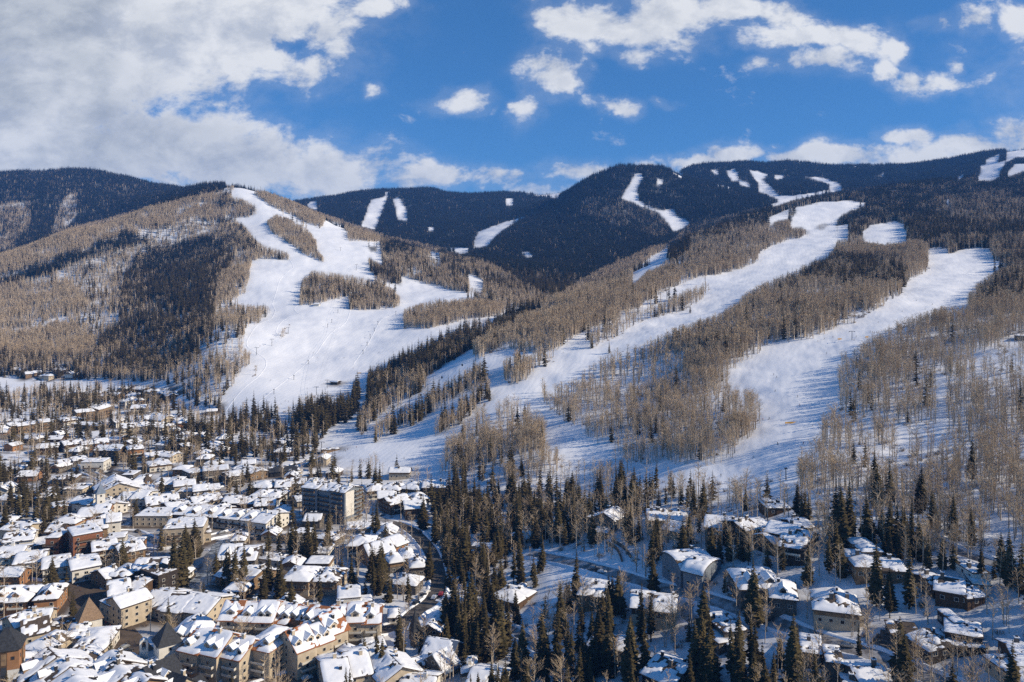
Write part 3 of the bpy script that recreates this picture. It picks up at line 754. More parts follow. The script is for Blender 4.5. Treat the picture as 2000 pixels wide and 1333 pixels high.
# groomed and tracked snow
wv = N(t, 'ShaderNodeTexWave', wave_type='BANDS', bands_direction='X')
mp = N(t, 'ShaderNodeMapping')
mp.inputs['Rotation'].default_value = (0, 0, math.radians(18))
t.links.new(pos, mp.inputs[0]); t.links.new(mp.outputs[0], wv.inputs['Vector'])
wv.inputs['Scale'].default_value = 0.05
wv.inputs['Distortion'].default_value = 9.0
wv.inputs['Detail'].default_value = 3
wv.inputs['Detail Scale'].default_value = 0.6
hgt = M(t, 'MULTIPLY_ADD', wv.outputs['Fac'], 0.11, M(t, 'MULTIPLY', nb.outputs[0], 0.5))
bp = N(t, 'ShaderNodeBump'); bp.inputs['Strength'].default_value = 0.4; bp.inputs['Distance'].default_value = 1.0
t.links.new(hgt, bp.inputs['Height']); t.links.new(bp.outputs[0], b.inputs['Normal'])
MATS['snow_ground'] = snow
g = link('terrain', np_mesh('terrain', np.stack([XX.ravel(), YY.ravel(), H.ravel()], 1), quads, snow, {'litter': LIT, 'town': town, 'canopy_shade': np.clip(C_ / .016, 0, 1) * np.clip((YY - 1300) / 400, 0, 1)}))
tag(g, kind='structure')

# ------------------------------------------------------------------ building kit
mat('cream_plaster', (.53, .44, .32), .9, .18, .4)
mat('tan_wood', (.29, .185, .10), .85, .35, .6)
mat('brown_wood', (.12, .07, .038), .85, .4, .6)
mat('dark_wood', (.050, .038, .030), .8, .4, .6)
mat('white_plaster', (.72, .68, .60), .9, .12, .4)
mat('orange_plaster', (.37, .185, .085), .9, .18, .5)
mat('red_brick', (.28, .115, .06), .9, .35, 1.5)
mat('grey_stone', (.175, .15, .125), .9, .45, 1.2)
mat('blue_grey_plaster', (.21, .235, .265), .9, .2, .4)
mat('shingle_roof', (.115, .085, .062), .9, .45, 1.4)
mat('slate_roof', (.045, .047, .052), .7, .4, 1.2)
mat('tan_shingle', (.30, .20, .125), .9, .35, 2.0)
mat('tile_roof', (.40, .155, .06), .85, .35, 1.4)
mat('blue_metal_roof', (.16, .20, .26), .5, .25, .6, metal=.3)
mat('roof_snow', (.86, .87, .89), .75, .06, .5, bump=.3)
mat('window_glass', (.018, .021, .026), .08, .3, .4, spec=.6)
mat('white_trim', (.62, .58, .50), .7, .1, .7)
mat('wood_trim', (.11, .065, .035), .8, .3, .8)
mat('concrete', (.33, .30, .26), .9, .25, .5)
mat('black_metal', (.03, .03, .032), .5, .2, 1.0)
FOOT = []            # footprints (x, y, yaw, half length, half width) kept free of trees
LANDMARKS = []       # (x, y, short phrase) used to describe what stands nearby


def boxv(x0, x1, y0, y1, z0, z1):
    v = [(x0, y0, z0), (x1, y0, z0), (x1, y1, z0), (x0, y1, z0), (x0, y0, z1), (x1, y0, z1), (x1, y1, z1), (x0, y1, z1)]
    f = [(0, 3, 2, 1), (4, 5, 6, 7), (0, 1, 5, 4), (1, 2, 6, 5), (2, 3, 7, 6), (3, 0, 4, 7)]
    return v, f


class MB:
    """Collects shapes into one mesh."""
    def __init__(s): s.v, s.f, s.m = [], [], []

    def add(s, v, f, m=0):
        o = len(s.v); s.v += [tuple(p) for p in v]; s.f += [tuple(i + o for i in q) for q in f]; s.m += [m] * len(f)
        return s

    def box(s, x0, x1, y0, y1, z0, z1, m=0): return s.add(*boxv(x0, x1, y0, y1, z0, z1), m)

    def tube(s, pts, rad, n=6, m=0, cap=True):
        pts = [Vector(p) for p in pts]
        rings = []
        for i, p in enumerate(pts):
            d = (pts[min(i + 1, len(pts) - 1)] - pts[max(i - 1, 0)]).normalized()
            a = d.orthogonal().normalized(); c = d.cross(a)
            r = rad[i] if isinstance(rad, (list, tuple)) else rad
            rings.append([p + (a * math.cos(2 * math.pi * k / n) + c * math.sin(2 * math.pi * k / n)) * r for k in range(n)])
        v = [q for r in rings for q in r]; f = []
        for i in range(len(rings) - 1):
            for k in range(n):
                f.append((i * n + k, i * n + (k + 1) % n, (i + 1) * n + (k + 1) % n, (i + 1) * n + k))
        if cap: f += [tuple(range(n))[::-1], tuple(range((len(rings) - 1) * n, len(rings) * n))]
        return s.add(v, f, m)

    def mesh(s, name, mats, smooth=False): return finish_mesh(name, s.v, s.f, mats, s.m, smooth)


WIN = {}


def window_mesh(w, h, trim):
    k = (round(w, 1), round(h, 1), trim)
    if k not in WIN:
        m = MB()
        w2, fr = w / 2, .12
        m.box(-w2, w2, -.10, .05, 0, fr, 0); m.box(-w2, w2, -.10, .05, h - fr, h, 0)
        m.box(-w2, -w2 + fr, -.10, .047, fr, h - fr, 0); m.box(w2 - fr, w2, -.10, .047, fr, h - fr, 0)
        if w > 1.5: m.box(-.05, .05, -.10, .044, fr, h - fr, 0)
        m.box(-w2 + fr, w2 - fr, -.10, .02, fr, h - fr, 1)
        WIN[k] = m.mesh('window', [MATS[trim], MATS['window_glass']])
    return WIN[k]


def roof_z(kind, L, W, Hr):
    if kind == 'h': return lambda x, y: Hr * np.minimum(1 - np.abs(y) / (W / 2), (L / 2 - np.abs(x)) / (W / 2))
    if kind == 'p': return lambda x, y: Hr * (1 - np.maximum(np.abs(x) / (L / 2), np.abs(y) / (W / 2)))
    if kind == 's': return lambda x, y: Hr * (y / W + .5)
    if kind == 'c': return lambda x, y: Hr * np.sqrt(np.maximum(0, 1 - (np.abs(y) / (W / 2 + 1.0)) ** 2))
    if kind == 'f': return lambda x, y: 0 * x + 0 * y
    return lambda x, y: Hr * (1 - np.abs(y) / (W / 2))


def roof_meshes(kind, L, W, Hr, over, roofm, bare, seed, thick=.35):
    zf = roof_z(kind, L, W, Hr)
    nx, ny = max(4, int(L / 1.2) // 2 * 2), max(4, int(W / 1.1) // 2 * 2)
    xs = np.linspace(-L / 2 - over, L / 2 + over, nx + 1); ys = np.linspace(-W / 2 - over, W / 2 + over, ny + 1)
    X, Y = np.meshgrid(xs, ys)
    Z = zf(X, Y)
    n = X.size
    ix = np.arange(n).reshape(X.shape)
    top = np.stack([X, Y, Z], -1).reshape(-1, 3); bot = top - (0, 0, thick)
    qt = np.stack([ix[:-1, :-1], ix[:-1, 1:], ix[1:, 1:], ix[1:, :-1]], -1).reshape(-1, 4)
    ring = list(ix[0, :]) + list(ix[1:, -1]) + list(ix[-1, -2::-1]) + list(ix[-2:0:-1, 0])
    sk = [(ring[i], ring[(i + 1) % len(ring)]) for i in range(len(ring))]
    faces = [tuple(q) for q in qt] + [tuple(q[::-1] + n) for q in qt] + [(a, a + n, b + n, b) for a, b in sk]
    rm = finish_mesh('roof', np.concatenate([top, bot]).tolist(), [tuple(int(i) for i in f) for f in faces], MATS[roofm])
    # snow blanket: thick in the middle, rounded off at the eaves, broken where wind and sun have cleared the roof
    ox, oy = seed * 13.7, seed * 7.9
    k = 3
    xs = np.linspace(-L / 2 - over + .02, L / 2 + over - .02, nx * 2 + 1); ys = np.linspace(-W / 2 - over + .02, W / 2 + over - .02, ny * 2 + 1)
    X, Y = np.meshgrid(xs, ys)
    ed = np.minimum(np.minimum(X - xs[0], xs[-1] - X), np.minimum(Y - ys[0], ys[-1] - Y))
    nz = fbm(X / 4.5 + ox, Y / 4.5 + oy, 3, 5) * 2
    fine = fbm(X / 1.6 + oy, Y / 1.6 + ox, 2, 8)
    prof = np.sqrt(np.clip((ed - .05 - .5 * np.clip(nz + .2, 0, 1)) / .7, 0, 1))
    T = .52 * prof * (1 + .5 * nz) + fine * .22 * prof - .06
    if kind in 'gh': T -= np.exp(-(Y / .55) ** 2) * (.25 + .5 * (nz > .0)) * (bare > .15)
    T = np.where(nz * .5 + fine * .7 > .62 - bare, -.12, T)
    Z = zf(X, Y) + T
    ix = np.arange(X.size).reshape(X.shape)
    q = np.stack([ix[:-1, :-1], ix[:-1, 1:], ix[1:, 1:], ix[1:, :-1]], -1).reshape(-1, 4)
    keep = (T.ravel()[q] > -.07).any(1)
    sm = np_mesh('snow', np.stack([X, Y, Z], -1).reshape(-1, 3), q[keep], MATS['roof_snow'])
    return rm, sm


BUILD_N = [0]
LASTB = {}


def building(name, label, short, blocks, wall='tan_wood', trim='white_trim', roof='shingle_roof', cat='house', bare=.2, storey=3.0, wstep=3.6, chim=1,
             balcony=False, dormers=0, over=.9, group=None, winw=1.5, base_mat=None, wind=True, chim_mat=None, wings=True, split=10.5):
    """blocks: (ax, ay, bx, by, width, eaves height, roof rise, kind): the ridge is seen from A to B on the survey view."""
    BUILD_N[0] += 1
    if name in ('condominium', 'lodge', 'hotel', 'inn', 'apartment_block', 'row_house', 'villa') and not balcony: balcony = True
    if name in ('lodge', 'condominium', 'villa', 'hotel') and winw == 1.5: winw, wstep = 1.9, 3.2
    seed = BUILD_N[0]
    rnd = random.Random(seed * 31 + 5)
    root = None

    def block(mid, yaw, L, W, He, Hr, kind, Z0, bi):
        ca, sa = math.cos(yaw), math.sin(yaw)

        def w2(x, y): return mid.x + x * ca - y * sa, mid.y + x * sa + y * ca
        zmin = min(hz(*w2(x, y)) for x in (-L / 2, 0, L / 2) for y in (-W / 2, 0, W / 2))
        FOOT.append((mid.x, mid.y, yaw, L / 2 + 2.0, W / 2 + 2.0))
        org = root.location

        def place(o, x, y, z, rz=0):
            wx, wy = w2(x, y)
            o.location = (wx - org.x, wy - org.y, Z0 + z - org.z)
            o.rotation_euler = (0, 0, yaw + rz)
        LASTB.update(place=place, L=L, W=W, He=He, root=root)
        # walls with gables, running down to the lowest ground
        zb = zmin - 1.5 - Z0
        wm = MB()
        hl, hw = L / 2, W / 2
        zf = roof_z(kind, L, W, Hr)
        nseg = 8 if kind == 'c' else 2
        prof = [(-hw, zb)] + [(-hw + 2 * hw * i / nseg, He + float(zf(np.array(hl if kind in 'gcs' else 0.), np.array(-hw + 2 * hw * i / nseg))) - .05) for i in range(nseg + 1)] + [(hw, zb)]
        if kind in 'hpf': prof = [(-hw, zb), (-hw, He), (hw, He), (hw, zb)]
        v = [(-hl, y, z) for y, z in prof] + [(hl, y, z) for y, z in prof]
        n = len(prof)
        f = [tuple(range(n)), tuple(range(2 * n - 1, n - 1, -1))]
        for i in range(n): f.append(((i + 1) % n, i, i + n, (i + 1) % n + n))
        wm.add(v, f, 0)
        bm_ = MATS[base_mat] if base_mat else MATS[('cream_plaster', 'grey_stone', 'white_plaster')[seed % 3]]
        if base_mat or (wall in ('tan_wood', 'brown_wood', 'orange_plaster') and seed % 2):
            e = .06
            wm.add(*boxv(-hl - e, hl + e, -hw - e, hw + e, zb, 3.2), 1)
        wo = link('wall', wm.mesh('wall', [MATS[wall], bm_]), root)
        place(wo, 0, 0, 0)
        rm, sm = roof_meshes(kind, L, W, Hr, over if kind != 'f' else .35, roof, max(bare, .24) + rnd.uniform(0, .3), seed + bi * .37 + rnd.random() * 5)
        ro = link('roof', rm, root); place(ro, 0, 0, He + .02)
        if bare < .9:
            link('snow', sm, ro, loc=(0, 0, .0))
        # facades turned towards the valley side the picture is taken from
        cx, cy = -mid.x, -mid.y
        cl = math.hypot(cx, cy)
        for (nx, ny, span, dist, rz) in ((0, -1, L, hw, 0), (0, 1, L, hw, math.pi), (1, 0, W, hl, math.pi / 2), (-1, 0, W, hl, -math.pi / 2)):
            gx, gy = nx * ca - ny * sa, nx * sa + ny * ca
            if (gx * cx + gy * cy) / cl < .08: continue
            gable = nx != 0 and kind in 'g'
            nst = max(1, int((He + (Hr * .6 if gable else 0)) / storey))
            ncol = max(1, int((span - 1.0) / wstep))
            if wind:
                for s in range(nst):
                    zz = s * storey + .9
                    if zz + 1.5 > He + (Hr * .6 if gable else -.2): continue
                    for c in range(ncol):
                        off = (c - (ncol - 1) / 2) * (span / ncol)
                        if gable and zz + 1.6 > He and abs(off) > span * .22: continue
                        if rnd.random() < .10: continue
                        hgt = min(1.5, He - zz) if not gable else 1.5
                        if hgt < .8: continue
                        wdw = link('window', window_mesh(winw, 1.5 if hgt > 1.2 else 1.0, trim), root)
                        if nx == 0: place(wdw, off * (1 if ny < 0 else -1), ny * (dist + .06), zz, rz)
                        else: place(wdw, nx * (dist + .06), off * nx, zz, rz)
                        # the window's outward side is its local +y, so turn it to the facade
                        wdw.rotation_euler = (0, 0, math.atan2(gy, gx) - math.pi / 2)
            if balcony and nx == 0 or balcony == 2:
                for s in range(1, nst + (0 if gable else 0)):
                    zz = s * storey
                    if zz + 1.2 > He: continue
                    nb_ = max(1, int(span / 9))
                    for c in range(nb_):
                        bw = span / nb_ * .72
                        off = (c - (nb_ - 1) / 2) * (span / nb_)
                        bmx = MB().box(-bw / 2, bw / 2, .02, 1.5, 0, .18, 0).box(-bw / 2, bw / 2, 1.42, 1.5, .25, 1.1, 1)
                        for q in (-bw / 2, bw / 2 - .1): bmx.box(q, q + .1, .02, 1.418, .25, 1.08, 1)
                        bo = link('balcony', bmx.mesh('balcony', [MATS['concrete'], MATS[trim if balcony != 2 and seed % 3 else 'wood_trim']]), root)
                        if nx == 0: place(bo, off, ny * dist, zz)
                        else: place(bo, nx * dist, off, zz)
                        bo.rotation_euler = (0, 0, math.atan2(gy, gx) - math.pi / 2)
            if dormers and nx == 0 and kind in 'gh' and bi != 9:
                nd = max(1, int(L / dormers))
                for c in range(nd):
                    off = (c - (nd - 1) / 2) * (L / nd)
                    if rnd.random() < .22: continue
                    off += rnd.uniform(-.9, .9)
                    q_ = rnd.uniform(.7, 1.2)
                    dw, dl, dh = 1.5 * q_, hw * .62, 1.7 * rnd.uniform(.8, 1.1)
                    zr = Hr * .18
                    m = MB()
                    m.add([(-dw, 0, -1), (dw, 0, -1), (dw, 0, dh), (0, 0, dh + 1.2), (-dw, 0, dh), (-dw, -dl, -1), (dw, -dl, -1), (dw, -dl, dh), (0, -dl, dh + 1.2), (-dw, -dl, dh)],
                          [(0, 1, 2, 3, 4), (9, 8, 7, 6, 5), (0, 5, 6, 1), (1, 6, 7, 2), (4, 9, 5, 0)], 0)
                    for sgn in (-1, 1):
                        a = [(0, .4, dh + 1.3), (sgn * (dw + .5), .4, dh - .25), (sgn * (dw + .5), -dl, dh - .25), (0, -dl, dh + 1.3)]
                        b2 = [(x, y, z + .45) for x, y, z in a]
                        q = [(0, 1, 2, 3), (7, 6, 5, 4), (0, 4, 5, 1), (1, 5, 6, 2), (2, 6, 7, 3), (3, 7, 4, 0)]
                        m.add(a + b2, q, 1)
                    m.box(-.7, .7, -.1, .04, .2, 1.5, 2)
                    do = link('dormer', m.mesh('dormer', [MATS[wall], MATS['roof_snow'], MATS['window_glass']]), root)
                    place(do, off, ny * hw * .82, He + zr)
                    do.rotation_euler = (0, 0, math.atan2(gy, gx) - math.pi / 2)
        if kind != 'p' and wind and L > 7:
            for c in range(rnd.randint(0, 2)):
                x = (rnd.random() - .5) * L * .8; y = (rnd.random() - .5) * W * .6
                zc = float(zf(np.array(x), np.array(y)))
                q = rnd.uniform(.25, .55)
                vo = link('vent', MB().box(-q, q, -q, q, -.5, 1.1 + q, 0).box(-q - .1, q + .1, -q - .1, q + .1, 1.12 + q, 1.3 + q, 1).mesh('vent', [MATS['black_metal'], MATS['roof_snow']]), ro)
                vo.location = (x, y, zc)
        for c in range(chim if bi == 0 else (1 if chim and bi < 9 and rnd.random() < .5 else 0)):
            x = (rnd.random() - .5) * L * .7; y = (rnd.random() - .5) * W * .35
            zc = He + float(zf(np.array(x), np.array(y))) - .6
            m = MB().box(-.65, .65, -.55, .55, 0, 2.6, 0).box(-.8, .8, -.7, .7, 2.62, 2.85, 1)
            m.box(-.35, -.05, -.2, .2, 2.86, 3.3, 2).box(.1, .4, -.2, .2, 2.86, 3.25, 2)
            co = link('chimney', m.mesh('chimney', [MATS[chim_mat or ('grey_stone' if wall not in ('cream_plaster', 'white_plaster') else wall)], MATS['roof_snow'], MATS['black_metal']]), ro)
            co.location = (x, y, zc - He)

    for bi, bk in enumerate(blocks):
        ax, ay, bx, by, W, He, Hr, kind = bk
        if kind != 'p': He, W = He * (.84 if ax < 900 else .70), W * 1.1
        if ax > 900: Hr *= .85
        X, Y, Z0 = hit((ax + bx) / 2, (ay + by) / 2, He + Hr)
        Zt = Z0 + He + Hr
        pts = []
        for (px, py) in ((ax, ay), (bx, by)):
            yy_ = (Zt - CAM_H) * FPX / (HORY - py)
            pts.append(Vector(((px - 1000) / FPX * yy_, yy_, 0)))
        d = pts[1] - pts[0]
        L = max(d.length, 4.0)
        L = min(L, 75)
        if kind == 'p': L = W
        mid = (pts[0] + pts[1]) / 2
        yaw = math.atan2(d.y, d.x)
        if root is None:
            root = link(name, None, loc=(mid.x, mid.y, Z0))
            root.empty_display_size = 2
            tag(root, label, cat, group)
            LANDMARKS.append((mid.x, mid.y, short, max(L, W) / 2))
        nseg = int(L / split + .4) if (split and kind in 'gh' and L > 15) else 1
        ca, sa = math.cos(yaw), math.sin(yaw)
        for k in range(nseg):       # long roofs step in height and depth from bay to bay
            if nseg == 1:
                block(mid, yaw, L, W, He, Hr, kind, Z0, bi)
                break
            x0 = ((k + .5) / nseg - .5) * L
            sy = rnd.uniform(-.09, .09) * W
            block(Vector((mid.x + x0 * ca - sy * sa, mid.y + x0 * sa + sy * ca, 0)), yaw, L / nseg + rnd.uniform(-.2, .5), W * rnd.uniform(.84, 1.08), He + rnd.uniform(-1.1, .5), Hr * rnd.uniform(.8, 1.15),
                  'g' if kind == 'g' or 0 < k < nseg - 1 else 'h', Z0, bi if k == 0 else 8)
        # lower cross wings that break up the long fronts
        if wings and L > 13 and He > 4.5 and kind in 'ghf':
            ca, sa = math.cos(yaw), math.sin(yaw)
            side = -1 if (sa * mid.x - ca * mid.y) > 0 else 1          # towards the picture's side of the valley
            for k in range(1 if L < 24 else (2 if L < 40 else 3)):
                ww = rnd.uniform(6, 8.5); dl = rnd.uniform(5, 8)
                off = (rnd.uniform(-.32, .32) if L < 24 else (k + .5) / (2 if L < 40 else 3) - .5 + rnd.uniform(-.08, .08)) * L
                yy2 = side * (W / 2 + dl / 2 - 3.0)
                he2 = max(3, He * rnd.choice((.45, .62, .8)))
                k2 = rnd.choice('ggf') if kind != 'f' else 'f'
                block(Vector((mid.x + off * ca - yy2 * sa, mid.y + off * sa + yy2 * ca, 0)), yaw + math.pi / 2, dl + 3, ww, he2, 2.2 if k2 == 'g' else .3, k2, Z0, 9)
    return root

# ------------------------------------------------------------------ houses, lodges and hotels
cr, tw, bw, dw, wp, op, rb, gs = 'cream_plaster', 'tan_wood', 'brown_wood', 'dark_wood', 'white_plaster', 'orange_plaster', 'red_brick', 'grey_stone'
TOWN = [
    # --- far end of the valley, below the left hill
    ('chalet', 'small snowy chalet farthest up the valley, in trees at the foot of the brown slope', 'farthest chalet', [(29, 718, 46, 719, 11, 5, 2.5, 'g')], bw, {}),
    ('chalet', 'long low snow-roofed house just above the open white field', 'long house above the field', [(49, 726, 80, 724, 11, 5, 2.5, 'g')], tw, {}),
    ('chalet', 'pale house with two snowy roofs at the upper edge of the white field', 'pale house by the field', [(84, 729, 104, 731, 12, 5, 2.5, 'h')], tw, {}),
    ('chalet', 'dark chalet half hidden by firs behind the white field', 'dark chalet behind the field', [(110, 719, 130, 720, 11, 5, 2.5, 'g')], dw, {}),
    ('chalet', 'tan gabled house alone at the wood edge beside the snowfield', 'gabled house at the wood edge', [(134, 727, 147, 725, 12, 5, 3, 'g')], tw, {}),
    ('townhouse', 'first townhouse of the row below the oval snowfield, low and snow covered', 'first field townhouse', [(138, 763, 168, 762, 12, 6, 2.5, 'g')], tw, {}),
    ('townhouse', 'long townhouse in the middle of the row under the oval snowfield', 'middle field townhouse', [(171, 762, 202, 763, 12, 6, 2.5, 'g')], bw, {}),
    ('townhouse', 'short tan townhouse at the end of the row under the oval snowfield', 'end field townhouse', [(196, 768, 214, 769, 12, 6, 2.5, 'h'), (216, 766, 236, 767, 12, 6, 2.5, 'g')], tw, {}),
    ('chalet', 'snow-capped chalet standing against the dark wood edge above the cluster', 'chalet against the dark wood', [(234, 754, 255, 754, 12, 6, 3, 'g')], bw, {}),
    ('chalet', 'brown chalet with twin snowy gables under the shaded spur', 'twin gable chalet', [(266, 754, 286, 756, 12, 6, 3, 'g')], bw, {}),
    ('lodge', 'wide snow-roofed lodge at the top of the beginners slope', 'wide lodge by the beginners slope', [(292, 757, 316, 759, 16, 7, 3, 'h')], tw, {}),
    ('chalet', 'dark chalet nearest the beginners slope, its roof stepping down', 'stepped chalet', [(319, 760, 338, 767, 12, 7, 3, 'g')], dw, {}),
    ('chalet', 'snow-covered cluster house in the middle of the hillside cluster', 'cluster house', [(254, 766, 277, 768, 12, 6, 3, 'g')], bw, {}),
    ('chalet', 'lower cluster house with a broad white roof above the lit block', 'lower cluster house', [(251, 775, 277, 777, 12, 6, 3, 'h')], tw, {}),
    ('apartment_block', 'narrow pale apartment block rising among trees below the cluster', 'narrow pale block', [(240, 780, 253, 781, 11, 11, 1.5, 'f')], wp, {}),
    ('apartment_block', 'stepped four-storey tan apartment block with open balconies, upper valley', 'stepped tan block', [(146, 801, 178, 797, 14, 12, 2.5, 'g'), (179, 796, 206, 789, 14, 13, 2.5, 'g')], tw, {'balcony': 2}),
    ('lodge', 'low brown lodge in front of the stepped tan balcony block', 'low brown lodge', [(117, 815, 158, 809, 16, 7, 3, 'h')], bw, {}),
    ('apartment_block', 'long brown apartment block with rows of balconies at the left picture edge', 'long balcony block', [(-6, 831, 30, 825, 14, 10, 2, 'g'), (32, 825, 95, 818, 15, 11, 2, 'g')], tw, {'balcony': 2}),
    ('house', 'small orange-tan house below the long brown balcony block', 'orange house under the balcony block', [(-4, 838, 17, 837, 12, 7, 2.5, 'g')], op, {}),
    ('shed', 'low white-roofed garage in front of the long brown balcony block', 'low garage', [(40, 851, 74, 849, 10, 3, 1, 'f')], gs, {'chim': 0}),
    ('house', 'flat snow-covered annex right of the low brown lodge', 'flat annex', [(150, 824, 196, 829, 12, 5, 1, 'f')], gs, {'chim': 0}),
    ('lodge', 'dark timber lodge below the beginners slope', 'dark timber lodge', [(258, 791, 286, 790, 14, 8, 3, 'g')], dw, {}),
    ('ski_lodge', 'base lodge with a glazed tan gable at the foot of the white ski hill', 'glazed base lodge', [(302, 806, 332, 810, 18, 7, 4, 'g'), (282, 812, 306, 810, 14, 6, 3, 'g')], cr, {'winw': 2.4}),
    ('lift_station', 'dark blue lift building beside the glazed base lodge', 'blue lift building', [(340, 818, 357, 816, 8, 5, 1.5, 'c')], 'blue_grey_plaster', {'chim': 0}),
    ('ski_hut', 'small brown race hut where the white piste meets the trees', 'race hut', [(404, 799, 424, 798, 8, 4, 2, 'g')], tw, {'chim': 0}),
    ('hotel', 'long cream hotel with stepped snowy roofs in front of the base lodge', 'long cream hotel', [(236, 827, 290, 823, 16, 9, 3, 'g'), (291, 824, 331, 827, 14, 8, 2.5, 'h')], cr, {}),
    ('house', 'snow-roofed house alone among firs below the base lodge', 'lone house below the lodge', [(347, 843, 379, 843, 14, 6, 3, 'h')], tw, {}),
    ('house', 'brown house with a long white roof left of the twin brown condominiums', 'long white roofed brown house', [(75, 868, 116, 866, 14, 6, 2.5, 'g')], bw, {}),
    ('condominium', 'left one of the joined brown condominiums with broken snow roofs', 'left brown condominium', [(121, 862, 158, 857, 15, 8, 2.5, 'g')], bw, {'balcony': True}),
    ('condominium', 'right one of the joined brown condominiums, orange lit at its end', 'right brown condominium', [(160, 860, 209, 855, 15, 8, 2.5, 'g')], op, {'balcony': True}),
    ('house', 'blue-shaded snowy roof house touching the two-tone block', 'blue shaded roof house', [(196, 867, 246, 869, 16, 8, 3, 'g')], bw, {}),
    ('apartment_block', 'two-tone block, orange above and cream below, with a flat white top', 'two-tone block', [(249, 871, 279, 868, 14, 13, 2, 'h')], op, {'base_mat': cr}),
    ('apartment_block', 'three-storey white and brown block beside the parking lot', 'white and brown block', [(165, 897, 209, 896, 13, 10, 1, 'f')], wp, {'balcony': True}),
    ('condominium', 'upper row of the snow-mottled condominiums behind the parking lot', 'upper mottled condominium', [(283, 885, 318, 881, 14, 7, 2, 'g'), (320, 882, 345, 885, 13, 7, 2, 'g')], cr, {'bare': .3}),
    ('condominium', 'lower row of the snow-mottled condominiums, wider and flatter', 'lower mottled condominium', [(289, 902, 331, 897, 16, 6, 2, 'h')], tw, {'bare': .3}),
    ('house', 'low white-roofed house left of the white and brown block', 'low house left of the white block', [(112, 897, 164, 889, 14, 5, 2, 'g')], gs, {}),
    ('house', 'long snowy roof half sunk in dark firs at the left edge', 'sunken roof house', [(-4, 911, 52, 908, 12, 4, 2, 'g')], gs, {}),
    ('house', 'upper one of two villas deep in the mid-valley woods', 'upper woods villa', [(400, 861, 432, 862, 13, 5, 2.5, 'h')], tw, {}),
    ('house', 'lower one of two villas deep in the mid-valley woods, flat roofed', 'lower woods villa', [(396, 872, 437, 871, 12, 4, 1, 'f')], gs, {}),
    ('house', 'small gabled villa standing right of the two woods villas', 'small gabled villa', [(455, 857, 473, 858, 11, 5, 3, 'g')], tw, {}),
    ('chalet', 'upper chalet in the firs left of the lift run-out', 'upper lift chalet', [(540, 855, 563, 857, 12, 5, 3, 'h')], tw, {}),
    ('chalet', 'lower chalet in the firs left of the lift run-out, with a broad roof', 'lower lift chalet', [(539, 873, 569, 873, 12, 5, 3, 'h')], bw, {}),
    # --- town core
    ('house', 'low house with patchy snow left of the steep white church roof', 'patchy roof house', [(109, 929, 153, 927, 14, 5, 1.5, 'f')], tw, {'bare': .35}),
    ('church', 'hall with one huge steep white roof slope beside the parking lot', 'steep roofed hall', [(222, 925, 233, 942, 24, 8, 6, 'g')], cr, {'bare': 0, 'cat': 'church', 'chim': 0}),
    ('house', 'flat grey house directly behind the steep white church roof', 'flat house behind the hall', [(246, 921, 268, 921, 12, 8, 1, 'f')], gs, {}),
    ('house', 'snow-topped house between the parking lot and the brown turret', 'house by the brown turret', [(267, 928, 291, 927, 12, 6, 2, 'h')], tw, {}),
    ('house', 'flat cream house with scattered snow below the parking lot', 'flat cream house', [(135, 946, 173, 946, 15, 5, 1.5, 'f')], cr, {'bare': .35}),
    ('inn', 'white inn whose roofs run up to the bell tower', 'white inn', [(152, 969, 186, 973, 13, 7, 2.5, 'g'), (204, 973, 227, 981, 14, 7, 2.5, 'g')], wp, {'cat': 'inn'}),
    ('shop', 'low orange-walled shop left of the bell tower', 'low orange shop', [(100, 983, 138, 978, 13, 5, 1.5, 'f')], op, {}),
    ('lodge', 'brick-fronted lodge with a big clean white roof below the bell tower', 'brick fronted lodge', [(158, 989, 216, 985, 20, 8, 3, 'g')], op, {'bare': .05}),
    ('shop', 'orange shop with a domed snowy roof left of the brick-fronted lodge', 'domed orange shop', [(115, 1006, 161, 1007, 14, 6, 2.5, 'h')], op, {}),
    ('house', 'wide white gable roof right above the tall brick hotel', 'wide white gable house', [(171, 1018, 209, 1013, 16, 7, 3, 'g')], tw, {'bare': 0}),
    ('house', 'white-walled house with a bright gable end right of the brick hotel', 'white walled gable house', [(210, 1004, 236, 1001, 13, 10, 3, 'g')], wp, {'bare': 0}),
    ('house', 'upper of the stacked snowy roofs at the left edge, grey walls', 'upper left-edge house', [(-6, 1011, 30, 1009, 13, 7, 2, 'h')], gs, {}),
    ('house', 'middle of the stacked snowy roofs near the left edge', 'middle left-edge house', [(20, 1020, 63, 1023, 14, 7, 2, 'g')], cr, {}),
    ('house', 'white-walled house with blue windows, lowest of the stack near the left edge', 'lowest left-edge house', [(12, 1042, 69, 1036, 16, 8, 2.5, 'g')], wp, {}),
    ('hotel', 'tall red brick hotel with two flat snow-covered tops', 'tall brick hotel', [(137, 1037, 194, 1027, 17, 19, .6, 'f'), (100, 1041, 126, 1040, 13, 16, .6, 'f')], rb, {'bare': .05, 'winw': 1.3, 'cat': 'hotel'}),
    ('shop', 'low flat-roofed wing at the foot of the brick hotel', 'low wing', [(60, 1058, 101, 1051, 14, 4, .6, 'f')], gs, {'chim': 0}),
    ('condominium', 'left of two brown timber condominiums with butterfly white roofs', 'left timber condominium', [(180, 1058, 226, 1051, 18, 11, 2.5, 'g')], bw, {'balcony': True}),
    ('condominium', 'right of two brown timber condominiums, its gable in the sun', 'right timber condominium', [(226, 1064, 273, 1054, 17, 11, 2.5, 'g')], tw, {'balcony': True}),
    ('lodge', 'long white lodge of saw-tooth roofs along the paved street', 'long saw-tooth lodge', [(2, 1069, 52, 1066, 18, 8, 2.5, 'g'), (35, 1081, 92, 1075, 18, 8, 2.5, 'g'), (84, 1091, 136, 1083, 18, 8, 2.5, 'g'), (136, 1093, 190, 1083, 18, 9, 2.5, 'g')], wp, {'bare': 0, 'balcony': True}),
